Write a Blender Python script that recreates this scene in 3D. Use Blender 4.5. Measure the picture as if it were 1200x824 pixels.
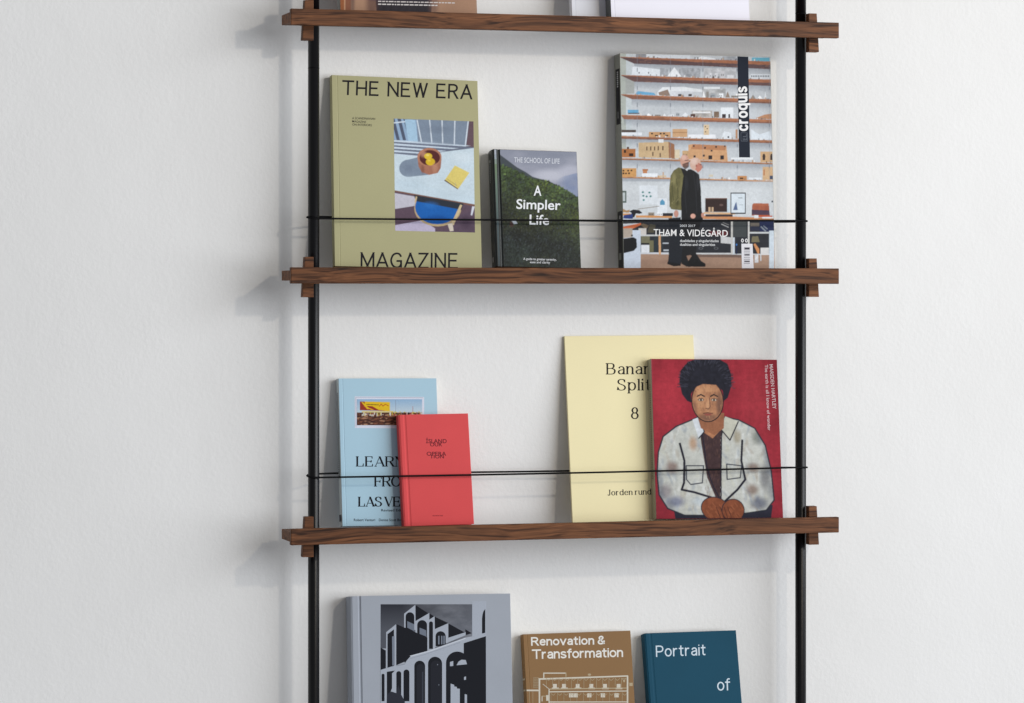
import bpy, math, random
import numpy as np
from mathutils import Vector, Matrix

random.seed(7)
rng = np.random.default_rng(7)
for o in list(bpy.data.objects):
    bpy.data.objects.remove(o, do_unlink=True)
S = bpy.context.scene
COL = S.collection
mm = 0.001

# ------------------------------------------------------------------ camera
F_PX = 3620.0                       # focal length in units of the 1200 px wide photograph
YAW = math.radians(16.2)
PXMM = 0.750                        # photo px per mm at the frame centre, on the rail plane
RAIL_D = 0.105                      # distance of the rail fronts from the wall
HOR = 340.0                         # row of the eye level
DIST = F_PX / (PXMM * 1000.0)
CAM = Vector((-DIST * math.sin(YAW), -RAIL_D - DIST * math.cos(YAW), 0.0))
FWD = Vector((math.sin(YAW), math.cos(YAW), 0.0))
RGT = Vector((math.cos(YAW), -math.sin(YAW), 0.0))
cam_d = bpy.data.cameras.new('camera')
cam_d.sensor_fit = 'HORIZONTAL'
cam_d.sensor_width = 36.0
cam_d.lens = 36.0 * F_PX / 1200.0
cam_d.shift_y = (HOR - 412.0) / 1200.0
cam_d.clip_start = 0.05
cam_d.clip_end = 100.0
cam = bpy.data.objects.new('camera', cam_d)
cam.location = CAM
cam.rotation_euler = (math.radians(90), 0, -YAW)
COL.objects.link(cam)
S.camera = cam

# ------------------------------------------------------------------ light of the room
world = bpy.data.worlds.new('World')
S.world = world
world.use_nodes = True
wb = world.node_tree.nodes['Background']
wb.inputs[0].default_value = (0.96, 0.97, 1.0, 1)
wb.inputs[1].default_value = 0.285


def area(name, loc, target, w, h, power, color):
    d = bpy.data.lights.new(name, 'AREA')
    d.shape = 'RECTANGLE'
    d.size = w
    d.size_y = h
    d.energy = power
    d.color = color
    o = bpy.data.objects.new(name, d)
    o.location = loc
    o.rotation_euler = (Vector(target) - Vector(loc)).to_track_quat('-Z', 'Y').to_euler()
    COL.objects.link(o)
    return o


area('key_lamp', (0.95, -2.15, 1.0), (0.1, 0, 0), 0.09, 0.09, 9.2, (1.0, 0.89, 0.74))
area('window_light', (6.6, -5.8, 1.0), (0.0, 0, 0.0), 8.0, 5.5, 830.0, (0.935, 0.965, 1.0))

S.view_settings.view_transform = 'Standard'
S.view_settings.look = 'None'
S.view_settings.exposure = 0.0
S.view_settings.gamma = 1.0
S.view_settings.use_curve_mapping = False
S.render.engine = 'CYCLES'
S.cycles.use_denoising = True
S.cycles.max_bounces = 6


# ------------------------------------------------------------------ helpers
def ray(px, py):
    return (FWD + RGT * ((px - 600.0) / F_PX) + Vector((0, 0, 1)) * ((HOR - py) / F_PX))


def on_depth(px, py, d):
    """point of the plane d metres in front of the wall that the photo shows at px, py"""
    r = ray(px, py)
    return CAM + r * ((-d - CAM.y) / r.y)


def lin(c):
    c = np.asarray(c, float) / 255.0
    return np.where(c <= 0.04045, c / 12.92, ((c + 0.055) / 1.055) ** 2.4)


def l4(c):
    a = lin(c)
    return (float(a[0]), float(a[1]), float(a[2]), 1.0)


def tag(o, label=None, cat=None, group=None, kind=None):
    if label: o['label'] = label
    if cat: o['category'] = cat
    if group: o['group'] = group
    if kind: o['kind'] = kind
    return o


def empty(name, mat=None):
    o = bpy.data.objects.new(name, None)
    o.empty_display_size = 0.02
    COL.objects.link(o)
    if mat is not None:
        o.matrix_world = mat
    return o


def mesh_obj(name, verts, faces, mat, parent=None, smooth=False):
    me = bpy.data.meshes.new(name)
    me.from_pydata([tuple(v) for v in verts], [], faces)
    me.materials.append(mat)
    if smooth:
        for p in me.polygons: p.use_smooth = True
    me.update()
    o = bpy.data.objects.new(name, me)
    COL.objects.link(o)
    if parent is not None: o.parent = parent
    return o


def bevel(o, w, seg=2):
    m = o.modifiers.new('bevel', 'BEVEL')
    m.width = w
    m.segments = seg
    m.limit_method = 'ANGLE'
    m.angle_limit = math.radians(40)
    return o


def box(name, x0, x1, y0, y1, z0, z1, mat, parent=None, bev=0.0):
    v = [(x, y, z) for z in (z0, z1) for y in (y0, y1) for x in (x0, x1)]
    f = [(0, 2, 3, 1), (4, 5, 7, 6), (0, 1, 5, 4), (2, 6, 7, 3), (0, 4, 6, 2), (1, 3, 7, 5)]
    o = mesh_obj(name, v, f, mat, parent)
    if bev: bevel(o, bev)
    return o


def extrude_profile(name, prof, v0, v1, mat, parent, smooth=False, nv=1, warp=None):
    """closed cross-section (u, w) swept along v"""
    n = len(prof)
    verts, faces = [], []
    for j in range(nv + 1):
        v = v0 + (v1 - v0) * j / nv
        for (u, w) in prof:
            verts.append((u, v, w))
    for j in range(nv):
        for i in range(n):
            k = (i + 1) % n
            faces.append((j * n + i, j * n + k, (j + 1) * n + k, (j + 1) * n + i))
    faces.append(tuple(range(n))[::-1])
    faces.append(tuple(nv * n + i for i in range(n)))
    o = mesh_obj(name, verts, faces, mat, parent)
    me = o.data
    # make normals consistent
    import bmesh
    bm = bmesh.new(); bm.from_mesh(me)
    bmesh.ops.recalc_face_normals(bm, faces=bm.faces)
    bm.to_mesh(me); bm.free()
    return o


# ------------------------------------------------------------------ materials
def new_mat(name):
    m = bpy.data.materials.new(name)
    m.use_nodes = True
    nt = m.node_tree
    b = nt.nodes['Principled BSDF']
    return m, nt, b


def N(nt, t, **kw):
    n = nt.nodes.new(t)
    for k, v in kw.items():
        if k.startswith('i_'):
            n.inputs[k[2:].replace('_', ' ')].default_value = v
        else:
            setattr(n, k, v)
    return n


def wall_material():
    m, nt, b = new_mat('painted_plaster')
    L = nt.links.new
    tc = N(nt, 'ShaderNodeTexCoord')
    n1 = N(nt, 'ShaderNodeTexNoise', i_Scale=150.0, i_Detail=4.0, i_Roughness=0.55)
    n2 = N(nt, 'ShaderNodeTexNoise', i_Scale=14.0, i_Detail=3.0, i_Roughness=0.5)
    n3 = N(nt, 'ShaderNodeTexNoise', i_Scale=2.2, i_Detail=3.0)
    for n in (n1, n2, n3): L(tc.outputs['Object'], n.inputs['Vector'])
    b1 = N(nt, 'ShaderNodeBump', i_Strength=0.5, i_Distance=0.0012)
    b2 = N(nt, 'ShaderNodeBump', i_Strength=0.22, i_Distance=0.004)
    n4 = N(nt, 'ShaderNodeTexNoise', i_Scale=7.0, i_Detail=4.0, i_Roughness=0.6)
    L(tc.outputs['Object'], n4.inputs['Vector'])
    mr = N(nt, 'ShaderNodeMapRange')
    mr.inputs['From Min'].default_value = 0.35; mr.inputs['From Max'].default_value = 0.68
    mr.inputs['To Min'].default_value = 0.55; mr.inputs['To Max'].default_value = 1.1
    L(n4.outputs['Fac'], mr.inputs['Value'])
    ms = N(nt, 'ShaderNodeMath', operation='MULTIPLY')
    L(n1.outputs['Fac'], ms.inputs[0]); L(mr.outputs[0], ms.inputs[1])
    L(ms.outputs[0], b1.inputs['Height'])
    L(n2.outputs['Fac'], b2.inputs['Height'])
    L(b2.outputs['Normal'], b1.inputs['Normal'])
    L(b1.outputs['Normal'], b.inputs['Normal'])
    cr = N(nt, 'ShaderNodeValToRGB')
    cr.color_ramp.elements[0].position = 0.3
    cr.color_ramp.elements[0].color = (0.775, 0.770, 0.760, 1)
    cr.color_ramp.elements[1].position = 0.7
    cr.color_ramp.elements[1].color = (0.815, 0.812, 0.805, 1)
    L(n3.outputs['Fac'], cr.inputs['Fac'])
    L(cr.outputs['Color'], b.inputs['Base Color'])
    b.inputs['Roughness'].default_value = 0.75
    b.inputs['Specular IOR Level'].default_value = 0.25
    return m


def wood_material(name, dark, light):
    m, nt, b = new_mat(name)
    L = nt.links.new
    tc = N(nt, 'ShaderNodeTexCoord')
    oi = N(nt, 'ShaderNodeObjectInfo')
    vm = N(nt, 'ShaderNodeVectorMath', operation='ADD')
    mu = N(nt, 'ShaderNodeMath', operation='MULTIPLY')
    mu.inputs[1].default_value = 7.3
    L(oi.outputs['Random'], mu.inputs[0])
    cx = N(nt, 'ShaderNodeCombineXYZ')
    for k in range(3): L(mu.outputs[0], cx.inputs[k])
    L(tc.outputs['Object'], vm.inputs[0])
    L(cx.outputs[0], vm.inputs[1])
    # slow bend of the grain
    wn = N(nt, 'ShaderNodeTexNoise', i_Scale=5.0, i_Detail=1.5)
    L(vm.outputs[0], wn.inputs['Vector'])
    wsub = N(nt, 'ShaderNodeVectorMath', operation='SCALE')
    wsub.inputs['Scale'].default_value = 0.03
    L(wn.outputs['Color'], wsub.inputs[0])
    va = N(nt, 'ShaderNodeVectorMath', operation='ADD')
    L(vm.outputs[0], va.inputs[0]); L(wsub.outputs[0], va.inputs[1])
    mp = N(nt, 'ShaderNodeMapping')
    mp.inputs['Scale'].default_value = (3.0, 130.0, 130.0)
    L(va.outputs[0], mp.inputs['Vector'])
    g1 = N(nt, 'ShaderNodeTexNoise', i_Scale=1.0, i_Detail=4.0, i_Roughness=0.6)
    L(mp.outputs[0], g1.inputs['Vector'])
    mp2 = N(nt, 'ShaderNodeMapping')
    mp2.inputs['Scale'].default_value = (22.0, 620.0, 620.0)
    L(va.outputs[0], mp2.inputs['Vector'])
    g2 = N(nt, 'ShaderNodeTexNoise', i_Scale=1.0, i_Detail=2.0, i_Roughness=0.6)
    L(mp2.outputs[0], g2.inputs['Vector'])
    mp3 = N(nt, 'ShaderNodeMapping')
    mp3.inputs['Scale'].default_value = (7.0, 330.0, 330.0)
    L(va.outputs[0], mp3.inputs['Vector'])
    g3 = N(nt, 'ShaderNodeTexNoise', i_Scale=1.0, i_Detail=1.0, i_Roughness=0.4)
    L(mp3.outputs[0], g3.inputs['Vector'])
    cr = N(nt, 'ShaderNodeValToRGB')
    e = cr.color_ramp.elements
    e[0].position = 0.30; e[0].color = l4([c * 0.78 for c in dark])
    e[1].position = 0.72; e[1].color = l4(light)
    k = e.new(0.48); k.color = l4([(a + b2) / 2 for a, b2 in zip(dark, light)])
    L(g1.outputs['Fac'], cr.inputs['Fac'])
    # thin dark pore lines
    r3 = N(nt, 'ShaderNodeValToRGB')
    q = r3.color_ramp.elements
    q[0].position = 0.32; q[0].color = (0.36, 0.32, 0.29, 1)
    q[1].position = 0.46; q[1].color = (1, 1, 1, 1)
    L(g3.outputs['Fac'], r3.inputs['Fac'])
    r2 = N(nt, 'ShaderNodeValToRGB')
    q = r2.color_ramp.elements
    q[0].position = 0.25; q[0].color = (0.60, 0.56, 0.54, 1)
    q[1].position = 0.60; q[1].color = (1.08, 1.06, 1.04, 1)
    L(g2.outputs['Fac'], r2.inputs['Fac'])
    m1 = N(nt, 'ShaderNodeMix', data_type='RGBA', blend_type='MULTIPLY')
    m1.inputs['Factor'].default_value = 1.0
    L(cr.outputs['Color'], m1.inputs[6]); L(r3.outputs['Color'], m1.inputs[7])
    m2 = N(nt, 'ShaderNodeMix', data_type='RGBA', blend_type='MULTIPLY')
    m2.inputs['Factor'].default_value = 1.0
    L(m1.outputs[2], m2.inputs[6]); L(r2.outputs['Color'], m2.inputs[7])
    hv = N(nt, 'ShaderNodeHueSaturation')
    m3 = N(nt, 'ShaderNodeMapRange')
    m3.inputs['To Min'].default_value = 0.78; m3.inputs['To Max'].default_value = 1.08
    L(oi.outputs['Random'], m3.inputs['Value']); L(m3.outputs[0], hv.inputs['Value'])
    L(m2.outputs[2], hv.inputs['Color'])
    L(hv.outputs[0], b.inputs['Base Color'])
    bp = N(nt, 'ShaderNodeBump', i_Strength=0.35, i_Distance=0.0004)
    L(g3.outputs['Fac'], bp.inputs['Height'])
    L(bp.outputs['Normal'], b.inputs['Normal'])
    b.inputs['Roughness'].default_value = 0.55
    b.inputs['Specular IOR Level'].default_value = 0.2
    return m


def plain(name, rgb, rough=0.5, spec=0.5, grain=0.04, gscale=400.0, bump=0.0, bscale=900.0, metallic=0.0, weave=False):
    m, nt, b = new_mat(name)
    L = nt.links.new
    tc = N(nt, 'ShaderNodeTexCoord')
    n1 = N(nt, 'ShaderNodeTexNoise', i_Scale=gscale, i_Detail=3.0)
    n0 = N(nt, 'ShaderNodeTexNoise', i_Scale=16.0, i_Detail=3.0)
    L(tc.outputs['Object'], n1.inputs['Vector']); L(tc.outputs['Object'], n0.inputs['Vector'])
    c = lin(rgb)
    cr = N(nt, 'ShaderNodeValToRGB')
    e = cr.color_ramp.elements
    e[0].position = 0.3; e[0].color = tuple(float(x * (1 - grain)) for x in c) + (1,)
    e[1].position = 0.7; e[1].color = tuple(float(min(1, x * (1 + grain))) for x in c) + (1,)
    ad = N(nt, 'ShaderNodeMath', operation='ADD')
    mu = N(nt, 'ShaderNodeMath', operation='MULTIPLY'); mu.inputs[1].default_value = 0.5
    L(n1.outputs['Fac'], ad.inputs[0]); L(n0.outputs['Fac'], ad.inputs[1]); L(ad.outputs[0], mu.inputs[0])
    L(mu.outputs[0], cr.inputs['Fac'])
    L(cr.outputs['Color'], b.inputs['Base Color'])
    b.inputs['Roughness'].default_value = rough
    b.inputs['Specular IOR Level'].default_value = spec
    b.inputs['Metallic'].default_value = metallic
    if bump or weave:
        if weave:
            w1 = N(nt, 'ShaderNodeTexWave', i_Scale=bscale, i_Distortion=1.2)
            w1.bands_direction = 'X'
            w2 = N(nt, 'ShaderNodeTexWave', i_Scale=bscale, i_Distortion=1.2)
            w2.bands_direction = 'Y'
            L(tc.outputs['Object'], w1.inputs['Vector']); L(tc.outputs['Object'], w2.inputs['Vector'])
            h = N(nt, 'ShaderNodeMath', operation='ADD')
            L(w1.outputs['Fac'], h.inputs[0]); L(w2.outputs['Fac'], h.inputs[1])
            hh = h.outputs[0]
        else:
            nb = N(nt, 'ShaderNodeTexNoise', i_Scale=bscale, i_Detail=2.0)
            L(tc.outputs['Object'], nb.inputs['Vector'])
            hh = nb.outputs['Fac']
        bp = N(nt, 'ShaderNodeBump', i_Strength=bump or 0.2, i_Distance=0.0003)
        L(hh, bp.inputs['Height']); L(bp.outputs['Normal'], b.inputs['Normal'])
    return m


def print_material(name, rough, spec=0.4, coat=0.0):
    m, nt, b = new_mat(name)
    L = nt.links.new
    a = N(nt, 'ShaderNodeVertexColor'); a.layer_name = 'Col'
    tc = N(nt, 'ShaderNodeTexCoord')
    n1 = N(nt, 'ShaderNodeTexNoise', i_Scale=500.0, i_Detail=2.0)
    L(tc.outputs['Object'], n1.inputs['Vector'])
    cr = N(nt, 'ShaderNodeValToRGB')
    cr.color_ramp.elements[0].position = 0.3; cr.color_ramp.elements[0].color = (0.95, 0.95, 0.95, 1)
    cr.color_ramp.elements[1].position = 0.7; cr.color_ramp.elements[1].color = (1.03, 1.03, 1.03, 1)
    L(n1.outputs['Fac'], cr.inputs['Fac'])
    mx = N(nt, 'ShaderNodeMix', data_type='RGBA', blend_type='MULTIPLY')
    mx.inputs['Factor'].default_value = 1.0
    L(a.outputs['Color'], mx.inputs[6]); L(cr.outputs['Color'], mx.inputs[7])
    L(mx.outputs[2], b.inputs['Base Color'])
    b.inputs['Roughness'].default_value = rough
    b.inputs['Specular IOR Level'].default_value = spec
    b.inputs['Coat Weight'].default_value = coat
    b.inputs['Coat Roughness'].default_value = 0.25
    return m


M_WALL = wall_material()
M_WOOD = wood_material('smoked_oak', (86, 54, 35), (138, 90, 57))
M_POST = plain('black_powder_coat', (9, 9, 12), rough=0.30, spec=0.3, grain=0.1, bump=0.12, bscale=2500)
M_WIRE = plain('black_elastic_cord', (10, 10, 13), rough=0.7, spec=0.15)
M_PRINT = print_material('printed_ink', 0.6, 0.1)
M_GLOSS = print_material('glossy_printed_ink', 0.4, 0.12)
M_PAGE = plain('page_edges', (226, 220, 204), rough=0.85, spec=0.1, grain=0.08, gscale=900)


# ------------------------------------------------------------------ the wall
def make_wall():
    w = mesh_obj('wall', [(-3, 0, -3), (4, 0, -3), (4, 0, 3), (-3, 0, 3)], [(0, 1, 2, 3)], M_WALL)
    tag(w, 'white painted plaster wall with fine roller texture behind the shelves', None, None, 'structure')


make_wall()

# ------------------------------------------------------------------ the shelving unit
POST_D = 0.055                       # post axis from the wall
POST_R = 0.0088
RAIL_H = 0.0250
RAIL_T = 0.011
BOARD_T = 0.0155
zs = [on_depth(600, y, RAIL_D).z for y in (26.0, 323.2, 623.8)]
SP = zs[1] - zs[2]
zs.append(zs[2] - SP)
X_POST_L = on_depth(367.6, 340, POST_D).x
X_POST_R = on_depth(938.3, 340, POST_D).x
X_RAIL_L = on_depth(341.0, 340, RAIL_D).x
X_RAIL_R = X_POST_R + (X_POST_L - X_RAIL_L)
FLOOR = [z + BOARD_T / 2 for z in zs]

unit = empty('wall_shelving_unit', Matrix.Translation((X_POST_L, -POST_D, zs[3] - 0.2)))
tag(unit, 'dark oak ledge shelves on slim black round posts with black elastic cords', 'shelving unit')
U0 = Vector((X_POST_L, -POST_D, zs[3] - 0.2))


def child_local(o):
    """keep world coordinates for a mesh written in world space under the unit's empty"""
    o.parent = unit
    o.matrix_parent_inverse = Matrix.Translation(-U0)
    return o


def tube(name, path, r, mat, seg=12, closed=False, cap=True):
    P = [Vector(p) for p in path]
    n = len(P)
    verts, faces = [], []
    up = Vector((0, 0, 1))
    for i, p in enumerate(P):
        if closed:
            t = P[(i + 1) % n] - P[i - 1]
        else:
            t = P[min(i + 1, n - 1)] - P[max(i - 1, 0)]
        t.normalize()
        a = up if abs(t.z) < 0.9 else Vector((1, 0, 0))
        s = t.cross(a).normalized()
        q = s.cross(t).normalized()
        for k in range(seg):
            an = 2 * math.pi * k / seg
            verts.append(p + (s * math.cos(an) + q * math.sin(an)) * r)
    rng_ = n if closed else n - 1
    for i in range(rng_):
        j = (i + 1) % n
        for k in range(seg):
            l = (k + 1) % seg
            faces.append((i * seg + k, i * seg + l, j * seg + l, j * seg + k))
    if not closed and cap:
        faces.append(tuple(range(seg)))
        faces.append(tuple((n - 1) * seg + k for k in range(seg))[::-1])
    return mesh_obj(name, verts, faces, mat, None, smooth=True)


for xp in (X_POST_L, X_POST_R):
    p = tube('post', [(xp, -POST_D, zs[3] - 0.2), (xp, -POST_D, zs[0] + 0.32)], POST_R, M_POST, seg=40)
    child_local(p)
    jz = on_depth(367, 80, POST_D).z if xp < 0 else on_depth(938, 16, POST_D).z
    ring = tube('post_joint', [(xp, -POST_D, jz - 0.0006), (xp, -POST_D, jz + 0.0006)], POST_R + 0.00025, M_WIRE, seg=40)
    ring.parent = p

for k, z in enumerate(zs):
    board = box('shelf_board', X_RAIL_L, X_RAIL_R, -(RAIL_D - RAIL_T), -0.036, z - BOARD_T / 2, z + BOARD_T / 2, M_WOOD, None, 0.0007)
    child_local(board)
    rail = box('front_rail', X_RAIL_L, X_RAIL_R, -RAIL_D, -(RAIL_D - RAIL_T) - 0.0001, z - RAIL_H / 2, z + RAIL_H / 2, M_WOOD, None, 0.0011)
    rail.parent = board
    for side in (-1, 1):
        xc = X_POST_L if side < 0 else X_POST_R
        xi = xc - side * -1 * 0 + side * 0.0052          # inner edge, over the post's outer part
        xt, xb = xc + side * 0.0188, xc + side * 0.0228
        yf, yb = -(POST_D + POST_R + 0.0145), -(POST_D + POST_R + 0.0005)
        zt, zb = z + 0.0288, z - 0.0335
        v = []
        for (y) in (yf, yb):
            v += [(xi, y, zb), (xb, y, zb), (xt, y, zt), (xi, y, zt)]
        f = [(0, 1, 2, 3), (7, 6, 5, 4), (0, 4, 5, 1), (1, 5, 6, 2), (2, 6, 7, 3), (3, 7, 4, 0)]
        if side < 0: f = [tuple(reversed(q)) for q in f]
        wdg = mesh_obj('wedge', v, f, M_WOOD)
        bevel(wdg, 0.0006)
        child_local(wdg)

# ------------------------------------------------------------------ books
BOOKS = []


class Book:
    """a book leaning on the wall; its front cover is the rectangle the photo shows"""

    def __init__(self, name, label, cat, shelf, TL, TR, BL, BR, t, d_top, d_bot, rise=0.0):
        self.t = t
        self.shelf = shelf
        BOOKS.append(self)
        zf = FLOOR[shelf]
        Hh = max(0.05, on_depth(TL[0], TL[1], d_top).z - zf)
        al = math.atan((d_bot - d_top) / Hh)
        zf = zf + t * math.sin(al) + rise
        Hh = on_depth((TL[0] + TR[0]) / 2, (TL[1] + TR[1]) / 2, d_top).z - zf
        V = Vector((0, d_bot - d_top, Hh)).normalized()
        U = Vector((1, 0, 0))
        Nn = U.cross(V)                       # toward the viewer
        O = Vector((0, -d_bot, zf))
        self.O, self.U, self.V, self.Nn = O, U, V, Nn
        p = {k: self._raw(*q) for k, q in dict(TL=TL, TR=TR, BL=BL, BR=BR).items()}
        tv = p['TR'] - p['TL']
        th = math.atan2(tv[1], tv[0])
        w = float(np.hypot(*tv))
        c = (p['TL'] + p['TR']) / 2
        h = (c[1] - w / 2 * abs(math.sin(th))) / math.cos(th)
        du = np.array([math.cos(th), math.sin(th)])
        dv = np.array([-math.sin(th), math.cos(th)])
        # centre the sides on both measured side edges
        e = 0.0
        for a, b, s in (('TL', 'BL', -1), ('TR', 'BR', 1)):
            side = c + du * (s * w / 2)
            q = p[b] - side
            e += float(q @ du) / 2
        c2 = c + du * e * 0.5
        bl = c2 - du * w / 2 - dv * h
        self.w, self.h = w, h
        u3 = U * du[0] + V * du[1]
        v3 = U * dv[0] + V * dv[1]
        o3 = O + U * bl[0] + V * bl[1]
        self.U, self.V, self.O = u3, v3, o3
        mt = Matrix(((u3.x, v3.x, Nn.x, o3.x), (u3.y, v3.y, Nn.y, o3.y), (u3.z, v3.z, Nn.z, o3.z), (0, 0, 0, 1)))
        self.root = empty(name, mt)
        tag(self.root, label, cat)
        print('BOOK', label[:30], 'w %.0f h %.0f mm  lean %.1f roll %.2f side err %.1f mm' % (w * 1e3, h * 1e3, math.degrees(al), math.degrees(th), e * 1e3))

    def _raw(self, px, py):
        r = ray(px, py)
        k = (self.O - CAM).dot(self.Nn) / r.dot(self.Nn)
        q = CAM + r * k - self.O
        return np.array([q.dot(self.U), q.dot(self.V)])

    def loc(self, px, py):
        return self._raw(px, py)

    def locs(self, P):
        return np.array([self._raw(x, y) for x, y in P])

    # -- bodies
    def paperback(self, cover_mat, spine_mat=None, crease=0.007, page_mat=None, back_mat=None):
        w, h, t = self.w, self.h, self.t
        c = 0.0005
        page_mat = page_mat or M_PAGE
        front = [(0.0, -c), (0.0, 0.0), (crease - 0.0008, 0.0), (crease, -0.00035), (crease + 0.0008, 0.0), (w, 0.0), (w, -c)]
        if not crease: front = [(0, -c), (0, 0), (w, 0), (w, -c)]
        extrude_profile('front_cover', front, 0, h, cover_mat, self.root)
        extrude_profile('back_cover', [(0, -t), (w, -t), (w, -t + c), (0, -t + c)], 0, h, back_mat or cover_mat, self.root)
        extrude_profile('spine', [(-0.0001, -t + 0.0006), (-0.0007, -t + 0.0012), (-0.0007, -0.0012), (-0.0001, -0.0006), (0.0006, -0.0006), (0.0006, -t + 0.0006)], 0, h, spine_mat or cover_mat, self.root)
        n = 5
        pg = extrude_profile('page_block', [(0.0006, -t + c + 0.00005), (w - 0.0008, -t + c + 0.00005), (w - 0.0008, -c - 0.00005), (0.0006, -c - 0.00005)], 0.0008, h - 0.0008, page_mat, self.root)
        self.spine_u = -0.0007
        return self

    def hardback(self, cover_mat, spine_mat=None, board=0.0024, groove=0.008, page_mat=None, gd=0.0012):
        w, h, t = self.w, self.h, self.t
        b = board
        g = groove
        front = [(0.0006, -b)]
        front += [(0.0002, -0.0008), (0.0010, 0.0), (g - 0.0032, 0.0)]
        for i in range(7):
            a = i / 6
            front.append((g - 0.0026 + 0.0052 * a, -gd * math.sin(math.pi * a) ** 0.9))
        front += [(g + 0.0032, 0.0), (w - 0.0006, 0.0), (w, -0.0006), (w, -b + 0.0003), (w - 0.0003, -b)]
        front += [(g + 0.003, -b), (g + 0.001, -b - 0.0002), (g - 0.001, -b - 0.0002), (g - 0.003, -b)]
        extrude_profile('front_cover', front, 0, h, cover_mat, self.root)
        extrude_profile('back_cover', [(0.0006, -t), (w, -t), (w, -t + b), (0.0006, -t + b)], 0, h, cover_mat, self.root)
        sp = [(0.0005, -t + 0.0001), (-0.0012, -t + 0.0010), (-0.0020, -t * 0.72), (-0.0022, -t * 0.5), (-0.0020, -t * 0.28), (-0.0012, -0.0010), (0.00015, -0.0004),
              (0.0018, -b - 0.0004), (0.0005, -t * 0.5), (0.0018, -t + b + 0.0004)]
        extrude_profile('spine', sp, 0.0003, h - 0.0003, spine_mat or cover_mat, self.root)
        extrude_profile('page_block', [(0.003, -t + b + 0.0001), (w - 0.0035, -t + b + 0.0001), (w - 0.0035, -b - 0.0004), (0.003, -b - 0.0004)], 0.003, h - 0.0035, page_mat or M_PAGE, self.root)
        self.spine_u = -0.0022
        return self


# ---- flat print: rasterised by formula on a fine grid of faces, or cut as flat shapes
def vnoise(h, w, cells, seed, octaves=4, rough=0.5, ax=1.0, ay=1.0):
    r = np.random.default_rng(seed)
    out = np.zeros((h, w)); amp = 1.0; tot = 0.0
    for o in range(octaves):
        cy = max(2, int(cells * ay * 2 ** o)); cx = max(2, int(cells * ax * w / h * 2 ** o))
        g = r.random((cy + 2, cx + 2))
        y = np.linspace(0, cy, h, endpoint=False); x = np.linspace(0, cx, w, endpoint=False)
        yi = y.astype(int); xi = x.astype(int)
        fy = (y - yi)[:, None]; fx = (x - xi)[None, :]
        fy = fy * fy * (3 - 2 * fy); fx = fx * fx * (3 - 2 * fx)
        a = g[yi][:, xi]; b = g[yi][:, xi + 1]; c = g[yi + 1][:, xi]; d = g[yi + 1][:, xi + 1]
        out += amp * ((a * (1 - fx) + b * fx) * (1 - fy) + (c * (1 - fx) + d * fx) * fy)
        tot += amp; amp *= rough
    return out / tot


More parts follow.
